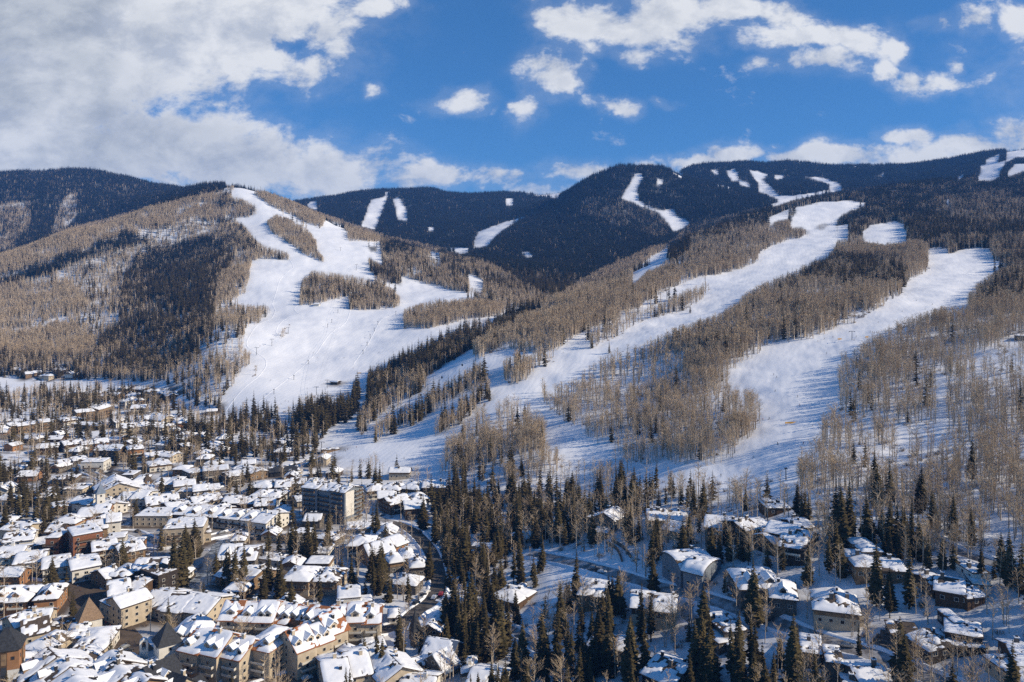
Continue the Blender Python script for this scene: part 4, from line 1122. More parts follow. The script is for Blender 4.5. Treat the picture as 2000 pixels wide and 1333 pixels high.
    ('shop', 'dark-roofed shop with a tan gable at the top of the plaza', 'shop at the top of the plaza', [(193, 1113, 222, 1104, 14, 7, 3, 'g')], tw, {'bare': .45}),
    ('shop', 'snowy hipped shop roof behind the top of the plaza', 'hipped shop', [(228, 1101, 266, 1103, 15, 8, 3, 'h')], gs, {'bare': .25}),
    ('condominium', 'brown condominium with a blue skylight roof above the creek', 'skylight condominium', [(270, 1091, 331, 1089, 16, 9, 3, 'g')], bw, {'bare': .3}),
    ('tower_house', 'blocky dark brown house overlooking the creek', 'dark block by the creek', [(292, 1114, 331, 1101, 14, 13, 1, 'f')], dw, {'bare': .6}),
    ('shop', 'shop with one broad snow-covered roof right above the yellow house', 'broad roof shop', [(211, 1136, 252, 1129, 17, 9, 3.5, 'g')], tw, {}),
    ('shop', 'small domed snowy roof between the yellow house and the creek', 'small domed shop', [(264, 1133, 291, 1135, 14, 7, 3, 'c')], bw, {}),
    ('house', 'yellow-walled house with a long white roof edge beside the plaza', 'yellow house', [(222, 1166, 281, 1147, 13, 12, 3, 'g')], cr, {'bare': .15}),
    ('hall', 'long low hall with a dark ridge and clean white slope beside the creek', 'long low hall', [(297, 1153, 428, 1169, 22, 6, 3.5, 'g')], cr, {'bare': .05, 'cat': 'hall', 'chim': 0}),
    ('inn', 'brown mansard inn with a row of snowy dormers, left end of the plaza', 'mansard inn', [(-8, 1143, 70, 1139, 18, 9, 3.5, 'h'), (78, 1141, 122, 1137, 16, 9, 4, 'h')], op, {'dormers': 5, 'cat': 'inn'}),
    ('house', 'cream house with tall round-topped chimneys beside the pyramid roof', 'cream chimney house', [(44, 1212, 92, 1202, 15, 9, 3.5, 'g'), (45, 1193, 102, 1188, 12, 8, 3, 'g'), (17, 1204, 42, 1196, 12, 8, 3, 'g')], cr, {'chim': 3, 'bare': .12}),
    ('house', 'low cream-walled wing stretching towards the pyramid roof', 'cream wing', [(102, 1208, 135, 1213, 9, 5, .6, 'f')], cr, {'bare': .7, 'chim': 0}),
    ('shop', 'snow-heaped shop roof directly in front of the pyramid roof', 'snow heaped shop', [(135, 1224, 172, 1219, 14, 7, 2, 'h'), (160, 1236, 222, 1231, 16, 7, 2, 'h')], wp, {'bare': 0}),
    ('house', 'cream house with lumpy snow between the orange tower and the snow-heaped shop', 'lumpy roof house', [(78, 1234, 119, 1240, 15, 8, 3, 'h')], cr, {'bare': .1}),
    ('condominium', 'stepped condominium with snowy fingers of roof, nearest the orange tower', 'first finger-roof condominium', [(98, 1264, 176, 1336, 22, 9, 5, 'g')], tw, {'dormers': 6, 'bare': .12, 'chim': 2}),
    ('condominium', 'stepped condominium with snowy fingers of roof, next to the white bell arch', 'second finger-roof condominium', [(210, 1266, 284, 1324, 20, 9, 5, 'g')], tw, {'dormers': 6, 'bare': .12, 'chim': 2}),
    ('house', 'snowy flat roof house in a gap between the two finger-roof condominiums', 'gap house', [(150, 1262, 196, 1262, 12, 7, 2, 'h')], cr, {'bare': .25}),
    ('inn', 'cream inn with bare slate roofs below the slate turret', 'slate inn', [(283, 1302, 337, 1278, 14, 9, 6, 'g'), (330, 1312, 392, 1334, 13, 7, 5, 'g')], cr, {'roof': 'slate_roof', 'bare': .75, 'dormers': 7, 'cat': 'inn'}),
    # --- grand hotel
    ('grand_hotel', 'grand cream hotel of many snowy dormered wings around a courtyard', 'grand cream hotel',
     [(446, 1170, 545, 1172, 17, 15, 5, 'g'), (545, 1172, 648, 1184, 17, 14, 5, 'g'), (350, 1214, 410, 1210, 17, 13, 5, 'h'), (392, 1222, 494, 1244, 17, 13, 5, 'g'),
      (556, 1232, 662, 1194, 17, 14, 5, 'g'), (652, 1180, 744, 1176, 17, 13, 4, 'g'), (505, 1222, 556, 1232, 18, 14, 4, 'h')], cr,
     {'dormers': 4, 'bare': .26, 'roof': 'tile_roof', 'chim': 2, 'wings': False, 'split': 7.5, 'wstep': 4.6, 'cat': 'hotel', 'balcony': True}),
    ('house', 'tan house with one big white roof and skylights below the hotel forecourt', 'skylight house', [(627, 1286, 716, 1270, 22, 8, 4, 'g')], cr, {'bare': .04}),
    ('house', 'curved white roof house tucked behind the skylight house', 'curved roof house', [(704, 1266, 742, 1263, 12, 6, 3, 'c')], cr, {'bare': 0}),
    ('house', 'cream house with a steep white roof right of the skylight house', 'steep roof house', [(752, 1268, 786, 1302, 16, 7, 4, 'g')], cr, {'bare': 0}),
    ('pavilion', 'low glass-sided pavilion below the right end of the grand hotel', 'glass pavilion', [(700, 1219, 731, 1213, 12, 5, 2, 'h')], gs, {'winw': 2.2, 'wstep': 2.6, 'bare': .5}),
    ('kiosk', 'small white hut with a snow cap right of the grand hotel', 'small white hut', [(760, 1191, 778, 1190, 8, 4, 1.5, 'h')], wp, {'chim': 0}),
    # --- above the grand hotel
    ('inn', 'stone-gabled inn with a broad clean white roof above the creek', 'stone gabled inn', [(434, 1063, 507, 1060, 20, 9, 4, 'g')], gs, {'dormers': 9, 'bare': 0, 'cat': 'inn'}),
    ('lodge', 'lodge with a low white gable just below the stone-gabled inn', 'low gable lodge', [(447, 1098, 507, 1113, 16, 7, 3, 'g'), (511, 1108, 531, 1113, 12, 6, 2, 'g')], tw, {'bare': 0}),
    ('lodge', 'long shaded lodge with a smooth white roof behind a row of firs', 'long shaded lodge', [(565, 1106, 666, 1109, 18, 9, 3.5, 'h')], tw, {'bare': 0}),
    ('parking_deck', 'low snow-covered parking deck at the foot of the tower block', 'parking deck', [(676, 1026, 729, 1023, 14, 3, .5, 'f')], 'concrete', {'chim': 0, 'bare': .05}),
    ('lodge', 'upper brown lodge below the parking deck', 'upper brown lodge', [(684, 1046, 731, 1046, 15, 9, 3, 'h')], bw, {}),
    ('lodge', 'lodge with orange-lit gable left of the winding road', 'orange gable lodge', [(711, 1062, 760, 1053, 15, 9, 4, 'g'), (748, 1054, 779, 1043, 14, 8, 3, 'g')], op, {'bare': 0}),
    ('lodge', 'lowest lodge of the cluster by the winding road, lumpy snow roof', 'lumpy lodge by the road', [(755, 1080, 782, 1076, 13, 7, 3, 'h'), (782, 1071, 806, 1069, 13, 7, 3, 'h'), (800, 1088, 828, 1086, 13, 6, 3, 'h')], tw, {'bare': 0}),
    ('house', 'small house with a grey half-bare roof left above the stone-gabled inn', 'small grey roof house', [(456, 1039, 481, 1038, 11, 5, 3, 'h')], cr, {'bare': .3}),
    ('hotel', 'terraced cream hotel with a dark shaded front and a rounded end', 'terraced cream hotel', [(325, 1020, 402, 1015, 18, 13, 1.2, 'f'), (385, 1033, 412, 1030, 12, 7, 1, 'f')], cr, {'bare': .2, 'balcony': True, 'cat': 'hotel'}),
    ('house', 'flat house with white roof terraces left of the terraced cream hotel', 'roof terrace house', [(276, 996, 345, 996, 17, 8, 1.2, 'f')], cr, {'bare': .15}),
    ('row_house', 'left half of the long zigzag-eaved row house', 'left zigzag row', [(353, 984, 440, 989, 20, 9, 3, 'g')], bw, {'dormers': 7, 'bare': 0, 'balcony': True}),
    ('row_house', 'right half of the long zigzag-eaved row house, ending in white gables', 'right zigzag row', [(441, 991, 542, 1003, 20, 9, 3, 'g')], wp, {'dormers': 7, 'bare': 0, 'balcony': True}),
    ('house', 'house with broad snowy roof and cream end wall, upper left of the zigzag row', 'upper zigzag neighbour', [(322, 981, 373, 971, 16, 7, 2.5, 'g')], bw, {'bare': 0}),
    ('house', 'house with twin low roofs just behind the zigzag row', 'house behind the zigzag row', [(374, 972, 427, 963, 15, 7, 2.5, 'g')], cr, {'bare': .1}),
    ('lodge', 'lodge under one wide white gable in the middle of the roofscape', 'wide gable lodge', [(242, 957, 299, 957, 20, 6, 3, 'g')], wp, {'bare': 0}),
    ('lodge', 'cream lodge right of the wide-gabled lodge, roof sloping two ways', 'cream two-way lodge', [(284, 969, 346, 961, 18, 6, 3, 'g')], cr, {'bare': .06}),
    ('condominium', 'cream condominium with rooftop vents above the middle roofscape', 'vented condominium', [(303, 933, 356, 931, 18, 7, 2, 'h'), (340, 940, 380, 936, 14, 7, 2, 'g')], cr, {'bare': .12}),
    ('lodge', 'bright-fronted lodge with two balcony floors in the middle roofscape', 'two balcony lodge', [(378, 946, 427, 941, 15, 8, 2.5, 'g')], cr, {'balcony': True, 'bare': .05}),
    ('hotel', 'white-topped dark hotel standing behind the two-balcony lodge', 'dark hotel with white top', [(396, 913, 446, 909, 16, 10, 1.2, 'f'), (364, 919, 393, 914, 14, 8, 1.2, 'f'), (440, 923, 469, 918, 14, 8, 2, 'g')], gs, {'bare': .05, 'cat': 'hotel'}),
    ('house', 'low house with a white terrace just below the brown turret', 'house below the turret', [(270, 948, 311, 946, 12, 5, 2, 'g')], wp, {}),
    ('house', 'small flat white-roofed house in front of the two-balcony lodge', 'small flat house', [(351, 954, 379, 953, 11, 5, 1, 'f')], cr, {}),
    ('house', 'house with spotted snow roof right of the two-balcony lodge', 'spotted roof house', [(440, 971, 501, 969, 17, 7, 2.5, 'g')], bw, {'bare': .12}),
    ('condominium', 'front one of the condominiums left of the tower block', 'front tower neighbour', [(500, 954, 556, 956, 16, 7, 2.5, 'h')], bw, {'bare': .08}),
    ('condominium', 'rear left one of the condominiums beside the ski base', 'rear base condominium', [(498, 939, 536, 941, 15, 7, 2.5, 'h')], tw, {'bare': .08}),
    ('condominium', 'snow-mottled condominium right behind the tower block', 'condominium behind the tower block', [(540, 937, 597, 934, 17, 8, 2.5, 'g')], cr, {'bare': .12}),
    ('house', 'tan house with three gables between the zigzag row and tower block', 'three gable house', [(500, 975, 538, 973, 14, 8, 2.5, 'g')], tw, {'bare': 0}),
    ('house', 'low white roof squeezed against the left side of the tower block', 'squeezed roof house', [(576, 969, 597, 966, 12, 5, 2, 'g')], bw, {'bare': 0}),
    ('house', 'white roof beside the car park left of the dark hotel with white top', 'roof by the car park', [(470, 905, 505, 918, 14, 6, 2, 'g')], tw, {'bare': .05}),
    # --- condominiums at the foot of the piste
    ('condominium', 'leftmost condominium of the rear row at the piste foot', 'first piste condominium', [(714, 946, 747, 943, 14, 8, 3, 'h')], bw, {'bare': 0}),
    ('condominium', 'second condominium of the rear row at the piste foot', 'second piste condominium', [(751, 941, 787, 944, 14, 8, 3, 'h')], bw, {'bare': 0}),
    ('condominium', 'third condominium of the rear row at the piste foot', 'third piste condominium', [(790, 940, 826, 943, 14, 8, 3, 'h')], bw, {'bare': 0}),
    ('condominium', 'rightmost condominium of the rear row, gable end lit at the piste foot', 'last piste condominium', [(828, 938, 870, 938, 15, 9, 3, 'g')], tw, {'bare': 0}),
    ('condominium', 'left condominium of the front row, overlapping two rear roofs', 'left front condominium', [(738, 959, 772, 957, 13, 8, 3, 'g')], bw, {'bare': 0}),
    ('condominium', 'middle condominium of the front row with a clean tilted roof', 'middle front condominium', [(752, 972, 792, 964, 14, 9, 3, 'g')], bw, {'bare': 0}),
    ('condominium', 'right upper condominium of the front row with a double chimney', 'double chimney condominium', [(798, 963, 831, 959, 13, 8, 3, 'h')], bw, {'bare': 0, 'chim': 2}),
    ('condominium', 'lowest condominium of the front row, beside the access road', 'lowest front condominium', [(789, 979, 829, 976, 14, 9, 3, 'g')], bw, {'bare': 0}),
    # --- chalets on the wooded slope
    ('chalet', 'domed white roof hidden in the firs above the winding road', 'domed chalet in the firs', [(924, 1064, 966, 1066, 12, 6, 3, 'c')], bw, {'bare': 0}),
    ('chalet', 'topmost snowy roof glimpsed in the dark fir wood', 'topmost fir wood chalet', [(961, 1009, 987, 1014, 12, 5, 3, 'h')], bw, {'bare': 0}),
    ('chalet', 'small pale roof glimpsed in firs right of the topmost fir wood chalet', 'small fir wood chalet', [(1014, 1031, 1036, 1041, 11, 5, 3, 'h')], dw, {'bare': 0}),
    ('chalet', 'brown chalet with patchy roof in the firs below the hillside road', 'patchy fir chalet', [(978, 1143, 1027, 1156, 15, 7, 3, 'h')], bw, {'bare': .2}),
    ('church', 'chapel with a blue metal roof beside its grey steeple', 'blue roofed chapel', [(838, 1243, 892, 1252, 15, 6, 5, 'g'), (846, 1277, 876, 1262, 12, 4, 5, 'g')], gs, {'roof': 'blue_metal_roof', 'bare': .38, 'cat': 'chapel', 'chim': 0}),
    ('house', 'low white-roofed house below the blue-roofed chapel', 'low house below the chapel', [(790, 1314, 852, 1320, 16, 4, 3, 'g')], wp, {'bare': 0}),
    ('house', 'white house with a lumpy roof beside the biggest firs', 'white lumpy house', [(903, 1287, 930, 1286, 13, 6, 3, 'h'), (924, 1303, 986, 1312, 16, 6, 3.5, 'g')], wp, {'bare': 0}),
    ('chalet', 'grey shaded chalet with a steep roof at the upper left of the chalets', 'steep shaded chalet', [(1180, 1001, 1204, 988, 12, 9, 4, 'g'), (1163, 1031, 1190, 1034, 10, 5, .6, 'f')], gs, {'bare': 0}),
    ('chalet', 'timber chalet with an orange sunlit gable, highest row of chalets', 'orange gable chalet', [(1264, 994, 1338, 995, 15, 7, 4, 'g'), (1304, 1016, 1340, 1023, 12, 5, 3, 'g')], op, {'bare': 0, 'chim': 3}),
    ('villa', 'dark villa with wing-shaped white roofs behind pale aspens', 'dark wing villa', [(1379, 1007, 1428, 1011, 17, 9, 3, 'g'), (1430, 1016, 1482, 1006, 16, 9, 3, 'g'), (1408, 1022, 1442, 1028, 10, 6, 2, 'g')], dw, {'bare': 0, 'cat': 'villa'}),
    ('villa', 'sprawling dark villa of five white roofs, right end of the top row', 'five roof villa', [(1505, 1017, 1562, 1027, 15, 8, 3, 'g'), (1529, 1042, 1576, 1049, 16, 9, 3, 'g'), (1491, 1042, 1521, 1037, 12, 7, 3, 'g'), (1540, 1015, 1573, 1013, 12, 6, 2, 'g'), (1560, 1034, 1588, 1040, 12, 7, 3, 'g')], dw, {'bare': 0, 'cat': 'villa'}),
    ('cabin', 'flat brown cabin on the snow above all the chalets', 'flat brown cabin', [(1490, 983, 1536, 983, 12, 5, .6, 'f'), (1492, 975, 1503, 975, 6, 8, .6, 'f')], bw, {'bare': 0}),
    ('chalet', 'blue-shaded chalet with rounded snowy roofs in the middle of the slope', 'rounded roof chalet', [(1311, 1083, 1374, 1076, 16, 8, 5, 'c'), (1354, 1087, 1390, 1096, 17, 8, 5, 'c')], 'blue_grey_plaster', {'bare': 0}),
    ('villa', 'grey-tan villa with snowy dormers and a long two-part roof', 'dormered villa', [(1434, 1112, 1516, 1113, 19, 8, 4, 'h'), (1504, 1131, 1553, 1136, 17, 7, 4, 'h')], gs, {'dormers': 9, 'bare': 0, 'cat': 'villa'}),
    ('chalet', 'brown chalet with two joined white gables below the hillside road', 'joined gable chalet', [(1234, 1157, 1280, 1160, 16, 9, 3, 'g'), (1280, 1163, 1320, 1167, 16, 9, 3, 'g')], bw, {'bare': 0}),
    ('chalet', 'tan chalet with a square chimney beside parked cars on the hillside road', 'tan roadside chalet', [(1136, 1134, 1207, 1141, 17, 8, 3, 'h')], tw, {'bare': .05}),
    ('villa', 'modern stepped flat-roofed villa in a hairpin drive', 'hairpin villa', [(1393, 1212, 1437, 1207, 16, 6, 1, 'f'), (1384, 1236, 1422, 1230, 13, 5, 1, 'f'), (1414, 1248, 1434, 1246, 10, 4, 1, 'f')], gs, {'bare': 0, 'cat': 'villa', 'chim': 0}),
    ('villa', 'modern villa with glass walls and pale deck beside the lower road', 'glass walled villa', [(1562, 1250, 1604, 1256, 14, 6, .8, 'f'), (1610, 1271, 1643, 1275, 12, 8, .8, 'f')], gs, {'bare': 0, 'winw': 2.4, 'wstep': 3, 'cat': 'villa'}),
    ('villa', 'villa with a big fan-shaped white roof at the bottom edge', 'fan roof villa', [(1663, 1302, 1722, 1300, 16, 6, 3, 'g'), (1648, 1327, 1692, 1332, 16, 5, 2, 'g')], gs, {'bare': 0, 'cat': 'villa'}),
    ('villa', 'hillside villa with an upper pavilion and long white eaves', 'pavilion villa', [(1658, 1077, 1712, 1079, 17, 7, 3, 'h'), (1704, 1092, 1757, 1094, 13, 6, 2, 'g'), (1670, 1052, 1706, 1052, 14, 7, 3, 'h')], tw, {'bare': 0, 'cat': 'villa'}),
    ('chalet', 'chalet with two tall chimneys behind dark spruces', 'two chimney chalet', [(1588, 1153, 1674, 1163, 16, 8, 4, 'h'), (1657, 1197, 1676, 1197, 8, 3, 1, 'f')], tw, {'bare': 0, 'chim': 2}),
    ('house', 'house of three low gables on the sunny snow bank', 'three gable bank house', [(1800, 1123, 1826, 1121, 12, 5, 2, 'g'), (1828, 1124, 1882, 1133, 14, 6, 3, 'g'), (1862, 1145, 1896, 1141, 12, 5, 2, 'g')], bw, {'bare': .05}),
    ('house', 'small square-roofed house at the bend of the upper right road', 'square house by the bend', [(1880, 1102, 1913, 1102, 13, 5, 1, 'f'), (1892, 1126, 1926, 1129, 10, 4, 1, 'f')], bw, {'bare': .05}),
    ('villa', 'dark modern villa with long flat roofs and a snowy deck', 'dark flat villa', [(1845, 1215, 1917, 1228, 12, 6, .8, 'f'), (1808, 1228, 1856, 1258, 14, 4, 2, 'g'), (1847, 1199, 1870, 1199, 10, 6, .8, 'f'), (1855, 1243, 1907, 1245, 12, 3, .6, 'f')], dw, {'bare': .02, 'cat': 'villa', 'chim': 0}),
    ('house', 'low dark stone house above the snowy terraces', 'dark stone house', [(1735, 1222, 1792, 1228, 11, 4, .6, 'f')], dw, {'bare': .55, 'chim': 0}),
    ('house', 'upper white-roofed house at the right picture edge', 'upper right-edge house', [(1968, 1257, 2008, 1261, 16, 6, 3, 'g')], bw, {'bare': 0}),
    ('house', 'lower white-roofed house at the right picture edge', 'lower right-edge house', [(1962, 1296, 2008, 1294, 16, 6, 2, 'h')], bw, {'bare': 0}),
    ('chalet', 'shaded chalet with a tent-like white roof among the lowest firs', 'tent roof chalet', [(1284, 1278, 1342, 1302, 17, 7, 4, 'g')], dw, {'bare': 0}),
    ('chalet', 'twin small white roofs peeping between the central firs', 'peeping twin roof chalet', [(1164, 1234, 1192, 1242, 12, 6, 3, 'g'), (1208, 1242, 1228, 1244, 11, 5, 3, 'g')], bw, {'bare': 0}),
    ('lift_station', 'long dark curved gondola station at the ski base', 'gondola station', [(526, 914, 580, 909, 10, 4, 3, 'c')], 'black_metal', {'roof': 'slate_roof', 'bare': .8, 'cat': 'lift station', 'chim': 0, 'wind': False}),
    ('lift_station', 'small dark chairlift station on the white run beside the tall spruces', 'chairlift station', [(649, 743, 662, 744, 6, 3, 2, 'c')], dw, {'chim': 0, 'cat': 'lift station'}),
    ('ski_hut', 'low tan ticket hut at the lift run-out', 'ticket hut', [(628, 877, 662, 874, 7, 3, .6, 'f')], tw, {'chim': 0, 'bare': .5}),
    ('ski_hut', 'brown square hut right of the gondola station', 'brown square hut', [(578, 916, 588, 916, 5, 3, 1.5, 'h')], op, {'chim': 0}),
    ('ski_hut', 'dark square hut behind the tower block on the ski base', 'dark square hut', [(605, 919, 617, 919, 5, 3, 1.5, 'p')], dw, {'chim': 0}),
    ('mountain_house', 'tiny snow-roofed hut on the middle of the left ski hill', 'hut on the ski hill', [(614, 592, 624, 592, 8, 3, 2, 'g')], bw, {'chim': 0, 'wind': False}),
    ('mountain_house', 'low grey building at the right picture edge among the upper aspens', 'upper aspens building', [(1984, 653, 2008, 654, 10, 4, 1, 'f')], gs, {'chim': 0}),
    ('ski_lodge', 'distant pale lodge roof on the skyline wood, upper right', 'skyline lodge', [(1736, 373, 1752, 371, 18, 8, 3, 'g')], gs, {'chim': 0, 'wind': False}),
    ('ski_lodge', 'distant blue-roofed hut right beside the skyline lodge', 'skyline hut', [(1765, 370, 1775, 370, 14, 6, 2, 'g')], gs, {'chim': 0, 'wind': False}),
]
for (nm, lab, short, blocks, wall, opt) in TOWN:
    building(nm, lab, short, blocks, wall, **opt)

# tower block with recessed balcony bays
building('tower_block', 'tall tower block with rows of balconies and a blank white end panel', 'tower block',
         [(604, 938, 633, 941, 15, 25, 2.5, 'g'), (634, 942, 662, 946, 15, 24, 2.5, 'g'), (662, 944, 690, 949, 15, 25, 2.5, 'g')], 'blue_grey_plaster', cat='hotel', balcony=True, chim=3, bare=0,
         wstep=3.4, wings=False, split=False, base_mat='concrete', chim_mat='white_plaster')

tb = LASTB
for nm_, y0, y1, z0_, m_ in (('end_panel', -tb['W'] * .46, tb['W'] * .02, 5.0, wp),):
    po_ = link(nm_, MB().box(0, .35, y0, y1, z0_, tb['He'] - .3).mesh(nm_, [MATS[m_]]), tb['root'], None)
    tb['place'](po_, tb['L'] / 2 + .02, 0, 0)
for k in range(7):
    bo_ = link('balcony', MB().box(0, 1.7, tb['W'] * .08, tb['W'] * .46, 0, .25, 0).box(1.6, 1.7, tb['W'] * .08, tb['W'] * .46, .3, 1.15, 1).mesh('balcony', [MATS['concrete'], MATS['wood_trim']]), tb['root'])
    tb['place'](bo_, tb['L'] / 2 + .02, 0, 2.2 + k * 2.75)


def turret(name, label, short, px, py_base, W, He, Hr, wall, roofm, snow=False, cat='tower'):
    X, Y, Z0 = hit(px, py_base)
    root = link(name, None, loc=(X, Y, Z0)); tag(root, label, cat)
    FOOT.append((X, Y, 0, W / 2 + 1, W / 2 + 1)); LANDMARKS.append((X, Y, short, W / 2))
    yaw = math.radians(38)
    h = W / 2
    link('wall', MB().box(-h, h, -h, h, -2, He).mesh('wall', [MATS[wall]]), root, rotz=yaw)
    o = h + .7
    m = MB().add([(-o, -o, 0), (o, -o, 0), (o, o, 0), (-o, o, 0), (0, 0, Hr)], [(3, 2, 1, 0), (0, 1, 4), (1, 2, 4), (2, 3, 4), (3, 0, 4)])
    ro = link('roof', m.mesh('roof', [MATS[roofm]]), root, loc=(0, 0, He + .02), rotz=yaw)
    link('finial', MB().tube([(0, 0, Hr - .3), (0, 0, Hr + 1.6)], [.14, .05]).mesh('finial', [MATS['black_metal']]), ro)
    for k in range(4):
        a = yaw + k * math.pi / 2
        for q in range(max(1, int(He / 5))):
            w = link('window', window_mesh(1.3, 1.5, 'white_trim'), root, loc=(math.cos(a) * (h + .06), math.sin(a) * (h + .06), He - 2.4 - q * 4))
            w.rotation_euler = (0, 0, a - math.pi / 2)
    return root


turret('bell_tower', 'slim white bell tower with a pointed blue-grey roof above the white inn', 'bell tower', 196, 1003, 5.0, 14, 6, wp, 'blue_metal_roof')
turret('pyramid_tower', 'squat white tower under a big tan shingled pyramid roof at the plaza', 'pyramid roof', 174, 1236, 9.0, 7, 9, wp, 'tan_shingle')
turret('slate_turret', 'white turret with a dark slate pyramid roof above the slate inn', 'slate turret', 327, 1310, 8.5, 12, 8, wp, 'slate_roof')
turret('brown_turret', 'little brown pyramid-roofed turret in the middle of the snowy roofs', 'brown turret', 288, 955, 5.0, 6, 5, tw, 'shingle_roof')
turret('steeple', 'grey chapel steeple with a needle-thin dark spire', 'chapel steeple', 811, 1262, 3.0, 7, 9, gs, 'slate_roof', cat='steeple')
# orange and white corner tower at the left bottom corner
X, Y, Z0 = hit(14, 1352)
root = link('corner_tower', None, loc=(X, Y, Z0)); tag(root, 'orange and white hotel tower with a dark pointed roof in the bottom left corner', 'hotel')
FOOT.append((X, Y, 0, 8, 8)); LANDMARKS.append((X, Y, 'orange tower', 6))
ty = math.radians(20)
link('wall', MB().box(-5, 5, -5, 5, -2, 10.5, 0).box(-5.05, 5.05, -5.05, 5.05, 10.5, 18, 1).mesh('wall', [MATS[wp], MATS[op]]), root, rotz=ty)
o = 5.8
ro = link('roof', MB().add([(-o, -o, 0), (o, -o, 0), (o, o, 0), (-o, o, 0), (-1, -1, 6.5), (1, -1, 6.5), (1, 1, 6.5), (-1, 1, 6.5)],
                           [(3, 2, 1, 0), (0, 1, 5, 4), (1, 2, 6, 5), (2, 3, 7, 6), (3, 0, 4, 7), (4, 5, 6, 7)]).mesh('roof', [MATS['slate_roof']]), root, loc=(0, 0, 18.02), rotz=ty)
for k in range(4):
    a = ty + k * math.pi / 2
    bay = link('window_bay', MB().box(-1.1, 1.1, -.2, .35, 0, 17, 0).box(-.9, .9, -.1, .4, .5, 11.5, 1).box(-.9, .9, -.1, .4, 12.2, 16.5, 2)
               .mesh('window_bay', [MATS['wood_trim'], MATS['window_glass'], MATS['tan_wood']]), root, loc=(math.cos(a) * 5, math.sin(a) * 5, .3))
    bay.rotation_euler = (0, 0, a - math.pi / 2)
    for s in (-1, 1):
        w = link('window', window_mesh(1.2, 1.3, 'wood_trim'), root, loc=(math.cos(a) * 5.12 - math.sin(a) * 3 * s, math.sin(a) * 5.12 + math.cos(a) * 3 * s, 14.2))
        w.rotation_euler = (0, 0, a - math.pi / 2)
# white bell arch
X, Y, Z0 = hit(281, 1308)
root = link('bell_arch', None, loc=(X, Y, Z0)); tag(root, 'narrow white tower with a round bell opening and a snow cap', 'tower')
FOOT.append((X, Y, 0, 3, 3)); LANDMARKS.append((X, Y, 'bell arch', 2))
m = MB().box(-1.6, 1.6, -1.2, 1.2, -2, 8.5)
ring = [(1.6 * math.cos(a), 1.6 * math.sin(a)) for a in [math.pi * i / 10 for i in range(11)]]
inn = [(.8 * math.cos(a), .8 * math.sin(a)) for a in [math.pi * i / 10 for i in range(11)]]
for i in range(10):
    (x0, z0), (x1, z1), (x2, z2), (x3, z3) = ring[i], ring[i + 1], inn[i + 1], inn[i]
    v = [(x, y, z + 11) for y in (-1.2, 1.2) for x, z in ((x0, z0), (x1, z1), (x2, z2), (x3, z3))]
    m.add(v, [(0, 1, 2, 3), (7, 6, 5, 4), (0, 4, 5, 1), (2, 6, 7, 3)])
m.box(-1.6, -.8, -1.2, 1.2, 8.5, 11).box(.8, 1.6, -1.2, 1.2, 8.5, 11)
link('wall', m.mesh('wall', [MATS[wp]]), root, rotz=math.radians(25))
link('snow_cap', MB().tube([(0, -1, 12.35), (0, 1, 12.35)], .55, 8).mesh('snow_cap', [MATS['roof_snow']], True), root, rotz=math.radians(25))
link('bell', MB().tube([(0, 0, 10.9), (0, 0, 10.3), (0, 0, 9.9)], [.12, .4, .55], 10).mesh('bell', [MATS['black_metal']], True), root)

# ------------------------------------------------------------------ roads, plaza, creek, snow berms
def gpath(pts):
    """survey-view polyline -> smooth ground polyline sampled every 2.5 m"""
    g = [Vector(hit(px, py)[:2]) for px, py in pts]
    out = []
    for i in range(len(g) - 1):
        p0, p1, p2, p3 = g[max(i - 1, 0)], g[i], g[i + 1], g[min(i + 2, len(g) - 1)]
        n = max(2, int((p2 - p1).length / 2.5))
        for k in range(n):
            t = k / n
            out.append(.5 * ((2 * p1) + (p2 - p0) * t + (2 * p0 - 5 * p1 + 4 * p2 - p3) * t * t + (3 * p1 - p0 - 3 * p2 + p3) * t ** 3))
    out.append(g[-1])
    return out


ROADPTS = []


def strip(name, pts, width, material, lift=.18, prof=None, keep_clear=True, wob=0.0, shift=0.0):
    pl = gpath(pts)
    if shift:
        nn = [(pl[min(i + 1, len(pl) - 1)] - pl[max(i - 1, 0)]).normalized() for i in range(len(pl))]
        pl = [p + Vector((-d.y, d.x)) * shift for p, d in zip(pl, nn)]
    nl = 9
    v, ids = [], []
    for i, p in enumerate(pl):
        d = (pl[min(i + 1, len(pl) - 1)] - pl[max(i - 1, 0)]).normalized()
        nrm = Vector((-d.y, d.x))
        w = width * (1 + wob * math.sin(i * .7) * math.sin(i * .23 + 1))
        c = hz(p.x, p.y)
        for k in range(nl):
            s = k / (nl - 1) * 2 - 1
            q = p + nrm * s * w / 2
            z = hz(q.x, q.y)
            lump = .35 + 1.1 * vnoise(np.array([q.x / 5.]), np.array([q.y / 5.]), 77)[0] if shift else 1
            v.append((q.x, q.y, z + lift + (prof(abs(s)) * lump if prof else 0)))
        if keep_clear: ROADPTS.append((p.x, p.y, w / 2 + 1.0))
    n = len(pl)
    f = [(i * nl + k, i * nl + k + 1, (i + 1) * nl + k + 1, (i + 1) * nl + k) for i in range(n - 1) for k in range(nl - 1)]
    return link(name, finish_mesh(name, v, f, material, smooth=True))


